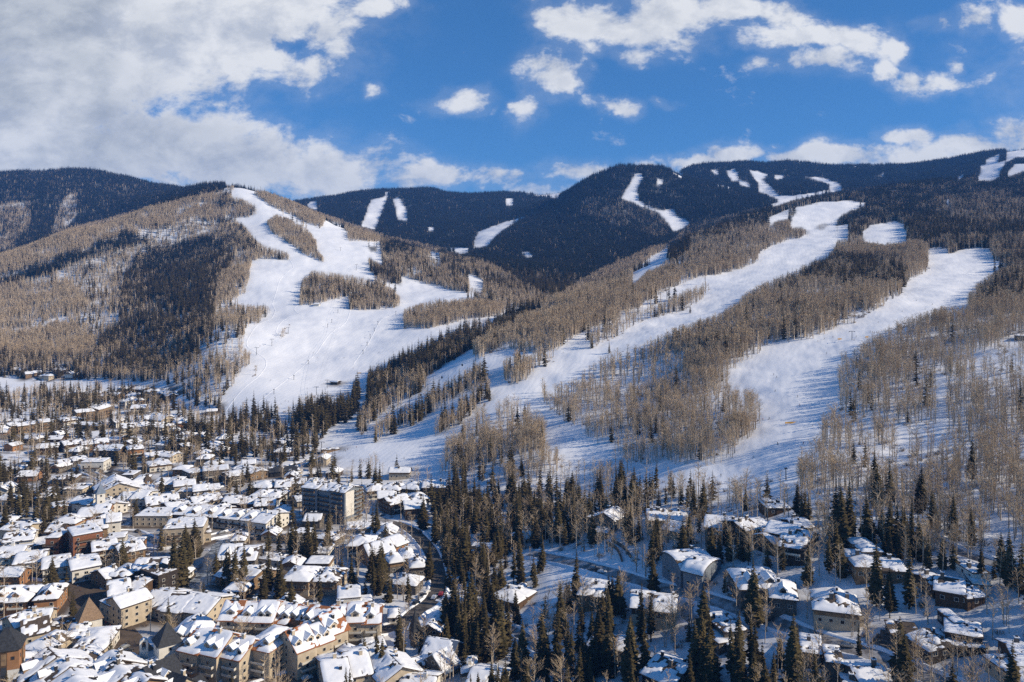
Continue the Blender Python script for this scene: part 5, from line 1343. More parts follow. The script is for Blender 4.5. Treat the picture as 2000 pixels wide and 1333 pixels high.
mat('asphalt', (.060, .052, .045), .9, .3, .25, rgb2=(.13, .115, .10))
mat('paving', (.125, .092, .065), .9, .3, .35)
mat('creek_water', (.020, .022, .022), .25, .3, .4, rgb2=(.32, .34, .36), detail=6)
mat('packed_road', (.16, .14, .125), .9, .3, .25, rgb2=(.42, .42, .43), detail=6)
R_ = [
    ('plaza', [(96, 1121), (150, 1128), (164, 1160), (188, 1192), (226, 1236), (266, 1280)], 15, 'paving'),
    ('street', [(-20, 1116), (60, 1122), (110, 1128), (178, 1128)], 9, 'paving'),
    ('forecourt_road', [(430, 1345), (520, 1312), (590, 1294), (640, 1264), (720, 1238), (780, 1222), (812, 1197), (846, 1170), (857, 1135), (850, 1100), (836, 1070), (806, 1038), (770, 1022)], 8, 'asphalt'),
    ('forecourt', [(560, 1282), (590, 1300), (602, 1350)], 18, 'asphalt'),
    ('car_park', [(158, 922), (205, 926), (248, 934)], 22, 'asphalt'),
    ('access_road', [(770, 1022), (735, 1010), (765, 1000), (800, 1004), (838, 1010)], 6, 'packed_road'),
    ('hillside_road', [(1035, 1082), (1100, 1095), (1150, 1107), (1229, 1130), (1290, 1148), (1364, 1166), (1452, 1194), (1510, 1215), (1567, 1237), (1630, 1258), (1694, 1277), (1765, 1305), (1837, 1333), (1900, 1356)], 6.5, 'packed_road'),
    ('lane', [(860, 1168), (905, 1180), (925, 1197), (965, 1215), (1007, 1235), (1045, 1262), (1100, 1302)], 5, 'packed_road'),
    ('upper_road', [(1826, 1052), (1866, 1076), (1909, 1091), (1960, 1108), (2015, 1120)], 4.5, 'packed_road'),
    ('drive', [(1366, 1168), (1346, 1180), (1342, 1200), (1360, 1215)], 5, 'packed_road'),
    ('village_street', [(100, 1065), (240, 1040), (330, 1065), (420, 1048), (500, 1030), (590, 1012), (680, 1016)], 7, 'packed_road'),
    ('back_street', [(-10, 900), (120, 905), (250, 952), (380, 958), (480, 935), (530, 925), (590, 905), (640, 895)], 6, 'packed_road'),
]
for nm, pts, w, mt in R_:
    r = strip(nm, pts, w, MATS[mt]); tag(r, kind='structure')
tag(strip('creek', [(352, 1172), (376, 1150), (398, 1128), (410, 1102), (424, 1078), (452, 1055)], 11, MATS['creek_water'], .12, wob=.35), kind='structure')
berm = lambda s: 0.5 * math.cos(s * math.pi / 2) ** 1.5 - .25
for pts in ([(557, 490), (572, 520), (566, 528), (548, 545), (538, 575), (532, 595), (536, 612), (510, 632), (490, 652), (482, 675), (502, 690), (520, 708), (505, 735), (470, 765), (440, 805)],
            [(684, 606), (675, 630), (650, 648), (630, 672), (600, 708), (570, 735), (530, 765), (490, 800)],
            [(582, 597), (575, 605), (590, 618)], [(585, 556), (577, 590)], [(773, 611), (745, 625), (728, 655), (706, 690), (690, 712)],
            [(547, 660), (540, 645), (560, 622), (575, 618)],
            ):
    tag(strip('snow_berm', pts, 3.2, snow, .0, berm, keep_clear=False), kind='structure')

# ploughed banks along the kerbs
for nm, pts, w, mt in R_:
    if nm in ('forecourt_road', 'hillside_road', 'lane', 'upper_road', 'village_street', 'back_street', 'street'):
        for sd in (-1, 1): tag(strip('snow_bank', pts, 2.4, snow, .05, lambda q: .95 * math.cos(q * math.pi / 2) - .1, keep_clear=False, shift=sd * (w / 2 + 1.0)), kind='structure')

# ------------------------------------------------------------------ smaller houses, annexes and lodges packed between the named ones
def rect_gap(x, y):
    d = 99.0
    for (fx, fy, yaw, hl, hw) in FOOT:
        if abs(fx - x) + abs(fy - y) > 90: continue
        dx, dy = x - fx, y - fy
        c, s_ = math.cos(yaw), math.sin(yaw)
        d = min(d, math.hypot(max(abs(dx * c + dy * s_) - hl + 2, 0), max(abs(-dx * s_ + dy * c) - hw + 2, 0)))
    return d


rr = random.Random(11)
TOWN_LM = list(LANDMARKS)
used, n_in = set(), 0
COLW = [('tan_wood', 'tan'), ('brown_wood', 'brown'), ('cream_plaster', 'cream'), ('white_plaster', 'white'), ('orange_plaster', 'rust-coloured'), ('grey_stone', 'grey')]
for _ in range(2600):
    if n_in >= 64: break
    px, py = rr.uniform(0, 850), rr.uniform(822, 1325)
    if py < 905 and px > 470: continue
    X, Y, Z = hit(px, py)
    if Z > 8: continue
    L, W = rr.uniform(9, 17), rr.uniform(8, 11)
    R = max(L, W) / 2
    if rect_gap(X, Y) < R + .2: continue
    if any((X - fx) ** 2 + (Y - fy) ** 2 < (r + R - 1) ** 2 for fx, fy, r in ROADPTS): continue
    best = min(TOWN_LM, key=lambda l: math.hypot(l[0] - X, l[1] - Y) - l[3])
    dx, dy = X - best[0], Y - best[1]
    rel = ('right of' if dx > 0 else 'left of') if abs(dx) > abs(dy) else ('behind' if dy > 0 else 'in front of')
    wl, word = rr.choice(COLW)
    key = '%s the %s' % (rel, best[2])
    if key in used: continue
    used.add(key)
    kind = rr.choice('gghhf')
    He, Hr = rr.uniform(3.5, 6.5), rr.uniform(1.8, 3)
    if kind == 'f': Hr = .6
    a = rr.choice((0, math.pi / 2)) + rr.uniform(-.35, .35)
    c, s_ = math.cos(a) * L / 2, math.sin(a) * L / 2
    top = Z + He + Hr
    ax, ay = proj(X - c, Y - s_, top); bx, by = proj(X + c, Y + s_, top)
    form = {'g': 'gabled', 'h': 'hip-roofed', 'f': 'flat-roofed'}[kind]
    building('house', 'small %s %s house %s' % (word, form, key), 'small %s house %s' % (word, key), [(ax, ay, bx, by, W, He / .84, Hr, kind)], wl, bare=.12, chim=rr.randint(0, 1))
    n_in += 1
print('infill', n_in)

# bare brown ground close to the houses, with shade of the gaps in the colour
tv = town.copy()
rows = np.nonzero(YY[:, 0] < 1300)[0]; r1 = rows[-1] + 1
Xs, Ys = XX[:r1], YY[:r1]
near = np.full(Xs.shape, 99.0)
for (fx, fy, yaw, hl, hw) in FOOT:
    j0, j1 = np.searchsorted(YY[:, 0], [fy - hl - hw - 14, fy + hl + hw + 14])
    u0_, u1_ = (fx - hl - hw - 14) / max(fy, 110), (fx + hl + hw + 14) / max(fy, 110)
    i0, i1 = np.searchsorted(us, [min(u0_, u0_ * 1.1) - .05, max(u1_, u1_ * 1.1) + .05])
    j1 = min(j1, r1)
    if j1 <= j0 or i1 <= i0: continue
    dx, dy = Xs[j0:j1, i0:i1] - fx, Ys[j0:j1, i0:i1] - fy
    c, s_ = math.cos(yaw), math.sin(yaw)
    q = np.hypot(np.maximum(np.abs(dx * c + dy * s_) - hl + 2, 0), np.maximum(np.abs(-dx * s_ + dy * c) - hw + 2, 0))
    near[j0:j1, i0:i1] = np.minimum(near[j0:j1, i0:i1], q)
dens_ = np.clip((760 - pxg[:r1]) / 150, .25, 1)
tv[:r1] = np.clip(np.maximum(tv[:r1] * .6, np.clip(1.25 - near / 11, 0, 1) * dens_), 0, 1)
me_ = g.data
me_.attributes['town'].data.foreach_set('value', tv.astype(np.float32).ravel())

# ------------------------------------------------------------------ trees
m = mat('spruce_needles', (.088, .066, .028), .9, 0, .8, rgb2=(.034, .030, .015), obj_var=.7, spec=.1)
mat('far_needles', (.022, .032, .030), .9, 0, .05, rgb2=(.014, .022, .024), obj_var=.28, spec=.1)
mat('spruce_bark', (.060, .042, .028), .9, .3, 2, spec=.1)
mat('aspen_bark', (.60, .52, .42), .85, 0, 1.5, rgb2=(.32, .26, .20), obj_var=.4, spec=.1)
mat('aspen_twigs', (.60, .455, .29), .9, 0, .9, rgb2=(.42, .315, .20), obj_var=.32, spec=.1)
mat('shrub_twigs', (.14, .095, .06), .9, .3, .9, obj_var=.5, spec=.1)


def spruce_parts(seed, Ht=20.0, Rr=.15, whorls=24, per=8, tris=4, sparse=0.0):
    r = random.Random(seed)
    c, tr = MB(), MB()
    tr.tube([(0, 0, -1.5), (0, 0, Ht * .5), (0, 0, Ht * .97)], [Ht * .013, Ht * .008, .02], 5)
    base = .05 + sparse * .3
    for i in range(whorls):
        t = base + (.985 - base) * (i / (whorls - 1)) ** .92
        z = Ht * t
        rad = Ht * Rr * ((1 - t) ** .8) * (1 - .35 * max(0, .12 - (t - base)) / .12) + .12
        k = max(3, int(per * (1 - .45 * t)))
        a0 = r.random() * 6.28
        for j in range(k):
            if sparse and r.random() < sparse * .5: continue
            a = a0 + 6.283 * j / k + r.uniform(-.35, .35)
            L = rad * r.uniform(.62, 1.15)
            dz = -L * r.uniform(.18, .42)
            zz = z + r.uniform(-.25, .25) * Ht / whorls
            ca, sa = math.cos(a), math.sin(a)
            w = L * r.uniform(.30, .48) + .1

            def q(d, s, h): return (ca * d - sa * s, sa * d + ca * s, zz + h)
            tipz = dz + L * r.uniform(0, .16)
            if tris == 4:
                c.add([q(0, 0, .25 * L), q(L * .55, 0, dz * .45 + .10 * L), q(L, 0, tipz), q(L * .5, w, dz * .75 - .08 * L), q(L * .5, -w, dz * .75 - .08 * L)],
                      [(0, 3, 1), (0, 1, 4), (1, 3, 2), (1, 2, 4)])
            else:
                c.add([q(0, 0, .3 * L), q(L * .55, w * 1.1, dz * .8 - .1 * L), q(L, 0, tipz), q(L * .55, -w * 1.1, dz * .8 - .1 * L)], [(0, 1, 2), (0, 2, 3)])
    c.add([(.12, 0, Ht * .95), (-.06, .1, Ht * .95), (-.06, -.1, Ht * .95), (0, 0, Ht * 1.01)], [(0, 1, 3), (1, 2, 3), (2, 0, 3)])
    return c, tr


def aspen_parts(seed, Ht=16.0, crown=2.2, limbs=26, twigs=8, clear=.35, tr_n=5, thick=1.0, stems=1):
    r = random.Random(seed)
    c, tr = MB(), MB()

    def sliver(p, q, w):
        d = (q - p)
        if d.length < .01: return
        s = d.cross(Vector((r.uniform(-1, 1), r.uniform(-1, 1), r.uniform(-.4, .4)))).normalized() * w
        s2 = d.cross(s).normalized() * w
        c.add([p + s, p - s * .5 + s2, p - s * .5 - s2, q], [(0, 1, 3), (1, 2, 3), (2, 0, 3)])
    for st in range(stems):
        ox, oy = (0, 0) if stems == 1 else (r.uniform(-.7, .7), r.uniform(-.7, .7))
        lx, ly = r.uniform(-.5, .5) + ox * 1.6, r.uniform(-.5, .5) + oy * 1.6
        h = Ht * (1 if st == 0 else r.uniform(.75, .98))

        def ax(t): return Vector((ox + lx * t ** 1.5, oy + ly * t ** 1.5, h * t))
        tr.tube([ax(0) - Vector((0, 0, 1.2)), ax(.35), ax(.7), ax(1)], [Ht * .0115 * thick, Ht * .009 * thick, Ht * .0055 * thick, .015], tr_n, cap=False)
        for i in range(limbs):
            t = clear + (.98 - clear) * (i + r.random()) / limbs
            p = ax(t)
            a = r.random() * 6.283
            k = (t - clear) / (1 - clear)
            L = crown * (1.15 * math.sin(math.pi * min(1, .18 + .78 * k)) ** .8 + .1) * r.uniform(.6, 1.2)
            up = r.uniform(.5, 1.3)
            d = Vector((math.cos(a), math.sin(a), up)).normalized()
            q = p + d * L
            sliver(p, q, .055 * thick)
            for j in range(twigs):
                s = r.uniform(.25, 1.0)
                b = p + d * L * s
                dd = (d + Vector((r.uniform(-.9, .9), r.uniform(-.9, .9), r.uniform(-.3, .9)))).normalized()
                sliver(b, b + dd * L * r.uniform(.25, .6), .030 * thick)
    return c, tr


def merged(name, parts, mats):
    m = MB()
    for i, p in enumerate(parts): m.add(p.v, p.f, i)
    return m.mesh(name, mats)


# --- candidates from the zones -------------------------------------------------
dU, dW = (U1 - U0) / (NU - 1), (W1 - W0) / (NW - 1)
area = (YY * dU) * (YY * dW)
C2, A2, Hd2 = (a.reshape(H.shape) for a in (cC, cA, cHid))
clump = np.clip(fbm(XX / 28, YY / 28, 3, 51) * 3.2 + .95, .15, 2.2)
clump2 = np.clip(fbm(XX / 34, YY / 34, 3, 61) * 2.8 + 1.0, .2, 2.2)
far_thin = np.clip(1.25 - (YY - 1500) / 6000, .6, 1.1)
con_more = np.where(YY > 1750, 1.55, 1.0)
asp_more = np.where(YY > 1350, 2.0, np.where(H < 8, 1.6, np.where(YY > 720, 2.5, 2.0)))


def sample(dens):
    n = RNG.poisson(np.clip(dens * area, 0, 50))
    j, i = np.nonzero(n)
    rep = n[j, i]
    j, i = np.repeat(j, rep), np.repeat(i, rep)
    u = us[i] + RNG.uniform(-.5, .5, len(i)) * dU
    w = ws[j] + RNG.uniform(-.5, .5, len(j)) * dW
    Y = np.exp(w); X = u * Y
    return X, Y, height(X, Y)


def clear_of_things(X, Y):
    ok = np.ones(len(X), bool)
    for (fx, fy, yaw, hl, hw) in FOOT:
        near = np.nonzero(np.abs(X - fx) + np.abs(Y - fy) < (hl + hw) * 1.5 + 4)[0]
        dx, dy = X[near] - fx, Y[near] - fy
        c, s = math.cos(yaw), math.sin(yaw)
        ok[near[(np.abs(dx * c + dy * s) < hl) & (np.abs(-dx * s + dy * c) < hw)]] = False
    for (fx, fy, r) in ROADPTS:
        near = (X - fx) ** 2 + (Y - fy) ** 2 < r * r
        ok &= ~near
    return ok


def keep_visible(X, Y, Z, h, margin=8):
    px, py = proj(X, Y, Z + h)
    return (hidden_px(X, Y, Z + h) < margin) & (px > -260) & (px < 2260)


def off_the_runs(X, Y, Z, h):
    """woods end where the open runs above them come into view"""
    px, py = proj(X, Y, Z + h * .72)
    i = ((px - RX0) / 2).astype(int); j = ((py - RY0) / 2).astype(int)
    ins = (i >= 0) & (i < RW) & (j >= 0) & (j < RH)
    i, j = np.clip(i, 0, RW - 1), np.clip(j, 0, RH - 1)
    open_ = (RCON[j, i] + RASP[j, i]) <= 0
    top = bil(RUN, (X / Y - U0) / (U1 - U0) * (NU - 1), np.full(len(X), NW - 1.0))
    sky_ = (Z + h * .72 - CAM_H) / Y > top - .002
    bx_, by_ = proj(X, Y, Z)
    strips_ = (bx_ > 690) & (bx_ < 1065) & (by_ > 640)
    return ~(open_ & ~sky_ & ins & (Y > 520) & (Z > 9) & ~strips_)


def make_set(dens, hmean, hsd, hmin):
    X, Y, Z = sample(dens)
    h = np.clip(RNG.normal(hmean, hsd, len(X)), hmin, hmean * 1.55)
    k = keep_visible(X, Y, Z, h) & off_the_runs(X, Y, Z, h)
    X, Y, Z, h = X[k], Y[k], Z[k], h[k]
    k = clear_of_things(X, Y)
    return X[k], Y[k], Z[k], h[k]


CX, CY, CZ, CHt = make_set(C2 * clump * far_thin * con_more, 18.5, 4.5, 6)
AX, AY, AZ, AHt = make_set(A2 * clump2 * far_thin * asp_more, 14.0, 2.6, 7)
AHt = AHt * np.where(AY > 1350, .78, 1.0)
# firs between the houses are younger than those of the woods
CHt = CHt * np.where(CY < 700, np.where(CX > 60, .88, .88), 1.0)
# trees that stand alone or in small groups, one by one: (px, py of the foot, height)
LONE_C = [(1776, 1190, 25), (1712, 1185, 27), (1630, 1065, 27), (1644, 1070, 25), (1660, 1062, 28), (1640, 1050, 20), (1556, 1008, 17), (1566, 1010, 15), (1738, 1092, 14), (1757, 1090, 12), (1783, 1098, 20),
          (1797, 1096, 16), (1812, 1118, 16), (1840, 1112, 14), (1862, 1112, 13), (1971, 1148, 22), (1996, 1158, 20), (1915, 1140, 15), (775, 928, 17), (772, 930, 12), (1790, 755, 18), (1773, 825, 11),
          (1088, 1300, 26), (1020, 1318, 22), (1140, 1330, 20), (930, 1285, 26), (950, 1290, 28), (975, 1288, 27), (992, 1275, 26), (870, 1240, 22), (885, 1235, 27), (1390, 1330, 24), (1360, 1325, 22),
          (1375, 1250, 22), (1230, 1330, 24), (1060, 1318, 24), (1110, 1318, 22), (1190, 1320, 24), (1260, 1330, 26), (1170, 1300, 22), (905, 1322, 18), (1440, 1310, 22), (1475, 1320, 20), (1550, 1330, 24),
          (735, 1310, 17), (712, 1305, 15), (745, 1325, 16), (310, 1180, 14), (345, 1185, 15), (330, 1186, 12), (398, 1190, 14), (232, 1170, 10), (88, 1165, 14), (130, 1165, 15), (70, 1170, 12), (96, 1010, 18), (85, 1040, 19), (100, 1035, 20), (70, 1030, 17),
          (90, 1020, 22), (238, 995, 15), (246, 998, 13), (355, 1145, 27), (345, 1148, 28), (338, 1150, 26), (370, 1105, 19), (362, 1090, 20), (422, 1120, 14), (447, 1150, 22), (460, 1155, 23), (475, 1150, 24), (440, 1145, 20),
          (600, 1095, 27), (612, 1090, 24), (640, 1080, 22), (735, 1052, 24), (728, 1045, 20), (520, 1095, 15), (545, 1080, 15), (1160, 1000, 16), (1175, 985, 18), (1204, 985, 17), (1212, 990, 16), (1222, 985, 18),
          (1238, 975, 20), (1250, 978, 18), (1262, 980, 19), (1274, 975, 17), (1300, 985, 12), (1330, 985, 12), (1343, 990, 13), (1372, 1000, 13), (1377, 996, 15), (1500, 1110, 13), (1440, 1090, 12), (1425, 1095, 15),
          (578, 838, 27), (588, 836, 30), (598, 838, 29), (606, 835, 31), (614, 838, 28), (622, 832, 27), (630, 836, 28), (638, 838, 30), (646, 828, 28), (652, 832, 29), (660, 826, 27), (668, 822, 29), (674, 826, 28), (680, 816, 28), (686, 818, 27), (692, 808, 29), (698, 804, 28), (584, 826, 30), (600, 822, 26), (644, 818, 27), (664, 812, 28), (690, 798, 27), (720, 800, 24), (726, 795, 22), (734, 790, 23), (728, 808, 22), (1520, 640, 12), (1515, 645, 10), (1575, 630, 11), (1580, 628, 12), (1190, 690, 13), (1348, 612, 12), (1303, 685, 11), (1255, 700, 11), (1368, 640, 13), (1380, 645, 13)]
LONE_A = [(250, 985, 13), (258, 1095, 13), (300, 1085, 14), (275, 1095, 12), (108, 1125, 11), (72, 1118, 12), (135, 1128, 12), (140, 1130, 11), (164, 1128, 11), (20, 1115, 11), (570, 1085, 15), (585, 1090, 14), (560, 1080, 13),
          (655, 1090, 13), (640, 1100, 12), (475, 1130, 12), (790, 1130, 13), (845, 1110, 12), (600, 1305, 12), (545, 1330, 14), (478, 1325, 11), (415, 1330, 11), (870, 1335, 13), (885, 1338, 12), (860, 1330, 11),
          (925, 1335, 11), (500, 1085, 12), (530, 1105, 11), (1370, 1060, 13), (1400, 1065, 14), (1420, 1064, 14), (1435, 1062, 13), (1445, 1060, 13), (1385, 1058, 12), (1230, 1040, 15), (1250, 1050, 16), (1265, 1055, 15), (1278, 1060, 15),
          (1240, 1120, 14), (1262, 1130, 15), (1280, 1125, 13), (1480, 1065, 12), (1700, 1290, 12), (1795, 1310, 14), (1820, 1320, 14), (1785, 1300, 12), (1870, 1320, 13), (1900, 1325, 14), (1885, 1310, 13), (1990, 1180, 13)]
for lst, arrs in ((LONE_C, 'C'), (LONE_A, 'A')):
    P_ = np.array([hit(px, py) for px, py, h in lst]); hh = np.array([h for _, _, h in lst], float)
    if arrs == 'C': CX, CY, CZ, CHt = (np.concatenate(q) for q in ((CX, P_[:, 0]), (CY, P_[:, 1]), (CZ, P_[:, 2]), (CHt, hh)))
    else: AX, AY, AZ, AHt = (np.concatenate(q) for q in ((AX, P_[:, 0]), (AY, P_[:, 1]), (AZ, P_[:, 2]), (AHt, hh)))
print('conifers', len(CX), 'aspens', len(AX))


def rank_near(X, Y, Z, h, n):
    """the n trees that show largest in the picture"""
    px, py = proj(X, Y, Z)
    py2 = py - FPX * h / Y
    seen = (px > 4) & (px < 1996) & (py2 < 1320) & (hidden_px(X, Y, Z + h * .75) < 0)
    size = np.where(seen, h / Y, 0)
    o = np.argsort(-size)
    return o[:n], o[n:]


nearC, restC = rank_near(CX, CY, CZ, CHt, 300)
nearA, restA = rank_near(AX, AY, AZ, AHt, 300)

NAT = [(960, 770, 'meeting of the ski paths'), (1350, 935, 'bottom of the wide piste'), (1545, 828, 'yellow banner on the piste'), (1640, 760, 'wooded edge of the wide piste'), (1400, 740, 'sunlit bulge of the wide piste'),
       (1100, 860, 'narrow ski path'), (1840, 800, 'snowy clearing on the right slope'), (1930, 720, 'open scrub on the right slope'), (1780, 700, 'tall aspens on the right slope'), (1920, 900, 'birch-pale stand on the right slope'),
       (1250, 850, 'middle of the aspen wood'), (1150, 800, 'left edge of the aspen wood'), (1350, 850, 'right edge of the aspen wood'), (1750, 880, 'lower clearing on the right slope'), (1650, 900, 'aspen tongue beside the piste foot'), (860, 1120, 'bend of the winding road'),
       (1000, 1230, 'narrow lane in the firs'), (1100, 1095, 'upper end of the hillside road'), (1600, 1250, 'lower hillside road'), (400, 1120, 'creek'), (640, 820, 'tall fir clump at the lift run-out'), (900, 900, 'foot of the shaded piste'), (1180, 930, 'thin aspens beside the beginner track'),
       (1700, 960, 'snow above the pavilion villa'), (1890, 990, 'aspens above the bend'), (1980, 1000, 'right edge above the road')]
LM = [(x, y, s, r) for x, y, s, r in TOWN_LM]
for px, py, s in NAT:
    X, Y, Z = hit(px, py); LM.append((X, Y, s, 4))
ORD = ['first', 'second', 'third', 'fourth', 'fifth', 'sixth', 'seventh', 'eighth', 'ninth', 'tenth', 'eleventh', 'twelfth', 'thirteenth', 'fourteenth', 'fifteenth', 'sixteenth',
       'seventeenth', 'eighteenth', 'nineteenth', 'twentieth', 'twenty-first', 'twenty-second', 'twenty-third', 'twenty-fourth', 'twenty-fifth']


def describe(X, Y, heads):
    """one telling phrase per thing from the nearest landmark; repeats are told apart by counting from the left"""
    keys = []
    for x, y, hd in zip(X, Y, heads):
        best = min(LM, key=lambda l: math.hypot(l[0] - x, l[1] - y) - l[3])
        dx, dy = x - best[0], y - best[1]
        rel = ('just right of' if dx > 0 else 'just left of') if abs(dx) > abs(dy) * 1.1 else ('behind' if dy > 0 else 'in front of')
        keys.append('%s %s the %s' % (hd, rel, best[2]))
    by = {}
    for i, k in enumerate(keys): by.setdefault(k, []).append(i)
    out = [None] * len(keys)
    for k, ids in by.items():
        ids.sort(key=lambda i: X[i] / Y[i])
        for q, i in enumerate(ids):
            out[i] = k if len(ids) == 1 else '%s from left: %s' % (ORD[q] if q < len(ORD) else 'far', k)
            if len(out[i].split()) > 16: out[i] = out[i].replace('just ', '').replace(' from left: ', ' ')
    return out


def tree_things(idx, X, Y, Z, h, name, cat, variants, base_h, heads, group):
    labels = describe(X[idx], Y[idx], heads)
    for n, i in enumerate(idx):
        cm, tm = variants[n % len(variants)]
        root = link(name, None, loc=(X[i], Y[i], Z[i] - .1), rotz=RNG.uniform(0, 6.28))
        s = h[i] / base_h
        ws_ = s * RNG.uniform(.95, 1.35)
        root.scale = (ws_, ws_, s)
        root.rotation_euler.x, root.rotation_euler.y = RNG.normal(0, .022), RNG.normal(0, .022)
        tag(root, labels[n], cat, group)
        link('crown', cm, root); link('trunk', tm, root)


VC = []
for k, (rr, sp) in enumerate(((.17, 0), (.19, 0), (.15, .15), (.21, 0), (.175, .1), (.13, .35), (.20, .05), (.125, .5), (.16, .25))):
    c, tr = spruce_parts(100 + k, 20, rr, 26, 9, 4, sp)
    VC.append((c.mesh('spruce_crown', [MATS['spruce_needles']]), tr.mesh('spruce_trunk', [MATS['spruce_bark']])))
VA = []
for k, (cr_, cl, st) in enumerate(((2.3, .42, 1), (2.8, .35, 1), (2.0, .5, 1), (3.3, .28, 2), (2.5, .38, 1), (3.8, .22, 3))):
    c, tr = aspen_parts(200 + k, 16, cr_, 26 if st == 1 else 18, 11, cl, 5, 1.05, st)
    VA.append((c.mesh('aspen_crown', [MATS['aspen_twigs']]), tr.mesh('aspen_trunk', [MATS['aspen_bark']])))


def size_word(h, lo, hi): return 'small' if h < lo else ('tall' if h > hi else 'mid-sized')


tree_things(nearC, CX, CY, CZ, CHt, 'spruce_tree', 'spruce', VC, 20, [size_word(h, 16, 22) + ' dark spruce' for h in CHt[nearC]], 'dark spruces among the houses and on the slopes')
tree_things(nearA, AX, AY, AZ, AHt, 'aspen_tree', 'aspen', VA, 16, [size_word(h, 12.5, 15.5) + ' bare aspen' for h in AHt[nearA]], 'bare aspens among the houses and on the slopes')


# --- the rest: woods nobody could count ----------------------------------------
def scatter(name, X, Y, Z, h, base_h, sources, wmin, wmax, kind_label):
    col = bpy.data.collections.new(name + '_sources')
    for k, me in enumerate(sources):
        o = bpy.data.objects.new('%s_source_%02d' % (name, k), me); col.objects.link(o)
    n = len(X)
    me = bpy.data.meshes.new(name)
    me.vertices.add(n)
    me.vertices.foreach_set('co', np.stack([X, Y, Z - .15], -1).astype(np.float32).ravel())
    s = h / base_h
    w = s * RNG.uniform(wmin, wmax, n)
    for an, typ, val in (('sc', 'FLOAT_VECTOR', np.stack([w, w, s], -1)), ('rot', 'FLOAT_VECTOR', np.stack([0 * s, 0 * s, RNG.uniform(0, 6.28, n)], -1)), ('pick', 'INT', RNG.integers(0, len(sources), n))):
        a = me.attributes.new(an, typ, 'POINT')
        a.data.foreach_set('vector' if typ == 'FLOAT_VECTOR' else 'value', val.astype(np.float32 if typ != 'INT' else np.int32).ravel())
    me.update()
    o = link(name, me)
    tag(o, kind='stuff')
    ng = bpy.data.node_groups.new(name, 'GeometryNodeTree')
    ng.interface.new_socket('Geometry', in_out='INPUT', socket_type='NodeSocketGeometry')
    ng.interface.new_socket('Geometry', in_out='OUTPUT', socket_type='NodeSocketGeometry')
    gi, go = ng.nodes.new('NodeGroupInput'), ng.nodes.new('NodeGroupOutput')
    iop = ng.nodes.new('GeometryNodeInstanceOnPoints'); iop.inputs['Pick Instance'].default_value = True
    ci = ng.nodes.new('GeometryNodeCollectionInfo')
    ci.inputs['Collection'].default_value = col; ci.inputs['Separate Children'].default_value = True; ci.inputs['Reset Children'].default_value = True

    def na(nm, t):
        q = ng.nodes.new('GeometryNodeInputNamedAttribute'); q.data_type = t; q.inputs[0].default_value = nm
        return next(x for x in q.outputs if x.enabled and x.name == 'Attribute')
    ng.links.new(gi.outputs[0], iop.inputs['Points'])
    ng.links.new(ci.outputs[0], iop.inputs['Instance'])
    ng.links.new(na('pick', 'INT'), iop.inputs['Instance Index'])
    ng.links.new(na('rot', 'FLOAT_VECTOR'), iop.inputs['Rotation'])
    ng.links.new(na('sc', 'FLOAT_VECTOR'), iop.inputs['Scale'])
    ng.links.new(iop.outputs[0], go.inputs[0])
    md = o.modifiers.new('scatter', 'NODES'); md.node_group = ng
    return o


mats_c = [MATS['spruce_needles'], MATS['spruce_bark']]
mats_a = [MATS['aspen_twigs'], MATS['aspen_bark']]
mid_c = [merged('mid_spruce', spruce_parts(300 + k, 20, rr, 13, 7, 2), mats_c) for k, rr in enumerate((.165, .185, .14, .175))]
far_c = [merged('far_spruce', spruce_parts(320 + k, 20, rr, 7, 5, 2), [MATS['far_needles'], MATS['spruce_bark']]) for k, rr in enumerate((.16, .19, .14))]
near_a = [merged('near_aspen', aspen_parts(340 + k, 16, cr_, 20, 8, cl, 4, 1.2, st), mats_a) for k, (cr_, cl, st) in enumerate(((2.3, .4, 1), (2.8, .32, 1), (3.2, .28, 2), (2.1, .48, 1), (2.6, .22, 1)))]
mid_a = [merged('mid_aspen', aspen_parts(360 + k, 16, cr_, 18, 4, cl, 3, 2.2, 1), mats_a) for k, (cr_, cl) in enumerate(((2.5, .35), (3.0, .3), (2.2, .42)))]
far_a = [merged('far_aspen', aspen_parts(380 + k, 16, cr_, 12, 2, cl, 3, 4.2, 1), mats_a) for k, (cr_, cl) in enumerate(((2.8, .28), (3.3, .22)))]


def part(idx, Y, a, b): return idx[(Y[idx] >= a) & (Y[idx] < b)]


for nm, idx, X, Y, Z, h, bh, src, w0, w1 in (
        ('spruce_woods', part(restC, CY, 0, 1750), CX, CY, CZ, CHt, 20, mid_c, .95, 1.4),
        ('far_conifer_forest', part(restC, CY, 1750, 9e9), CX, CY, CZ, CHt, 20, far_c, 1.2, 1.9),
        ('aspen_woods', part(restA, AY, 0, 720), AX, AY, AZ, AHt, 16, near_a, .9, 1.4),
        ('hill_aspen_woods', part(restA, AY, 720, 1350), AX, AY, AZ, AHt, 16, mid_a, 1.0, 1.5),
        ('far_aspen_woods', part(restA, AY, 1350, 9e9), AX, AY, AZ, AHt, 16, far_a, 1.1, 1.6)):
    print(nm, len(idx))
    if len(idx): scatter(nm, X[idx], Y[idx], Z[idx], h[idx], bh, src, w0, w1, nm)


# --- leafless brush on the slopes, along the runs and between the houses
mat('brush_twigs', (.30, .215, .14), .9, 0, .9, rgb2=(.17, .12, .08), obj_var=.5, spec=.1)


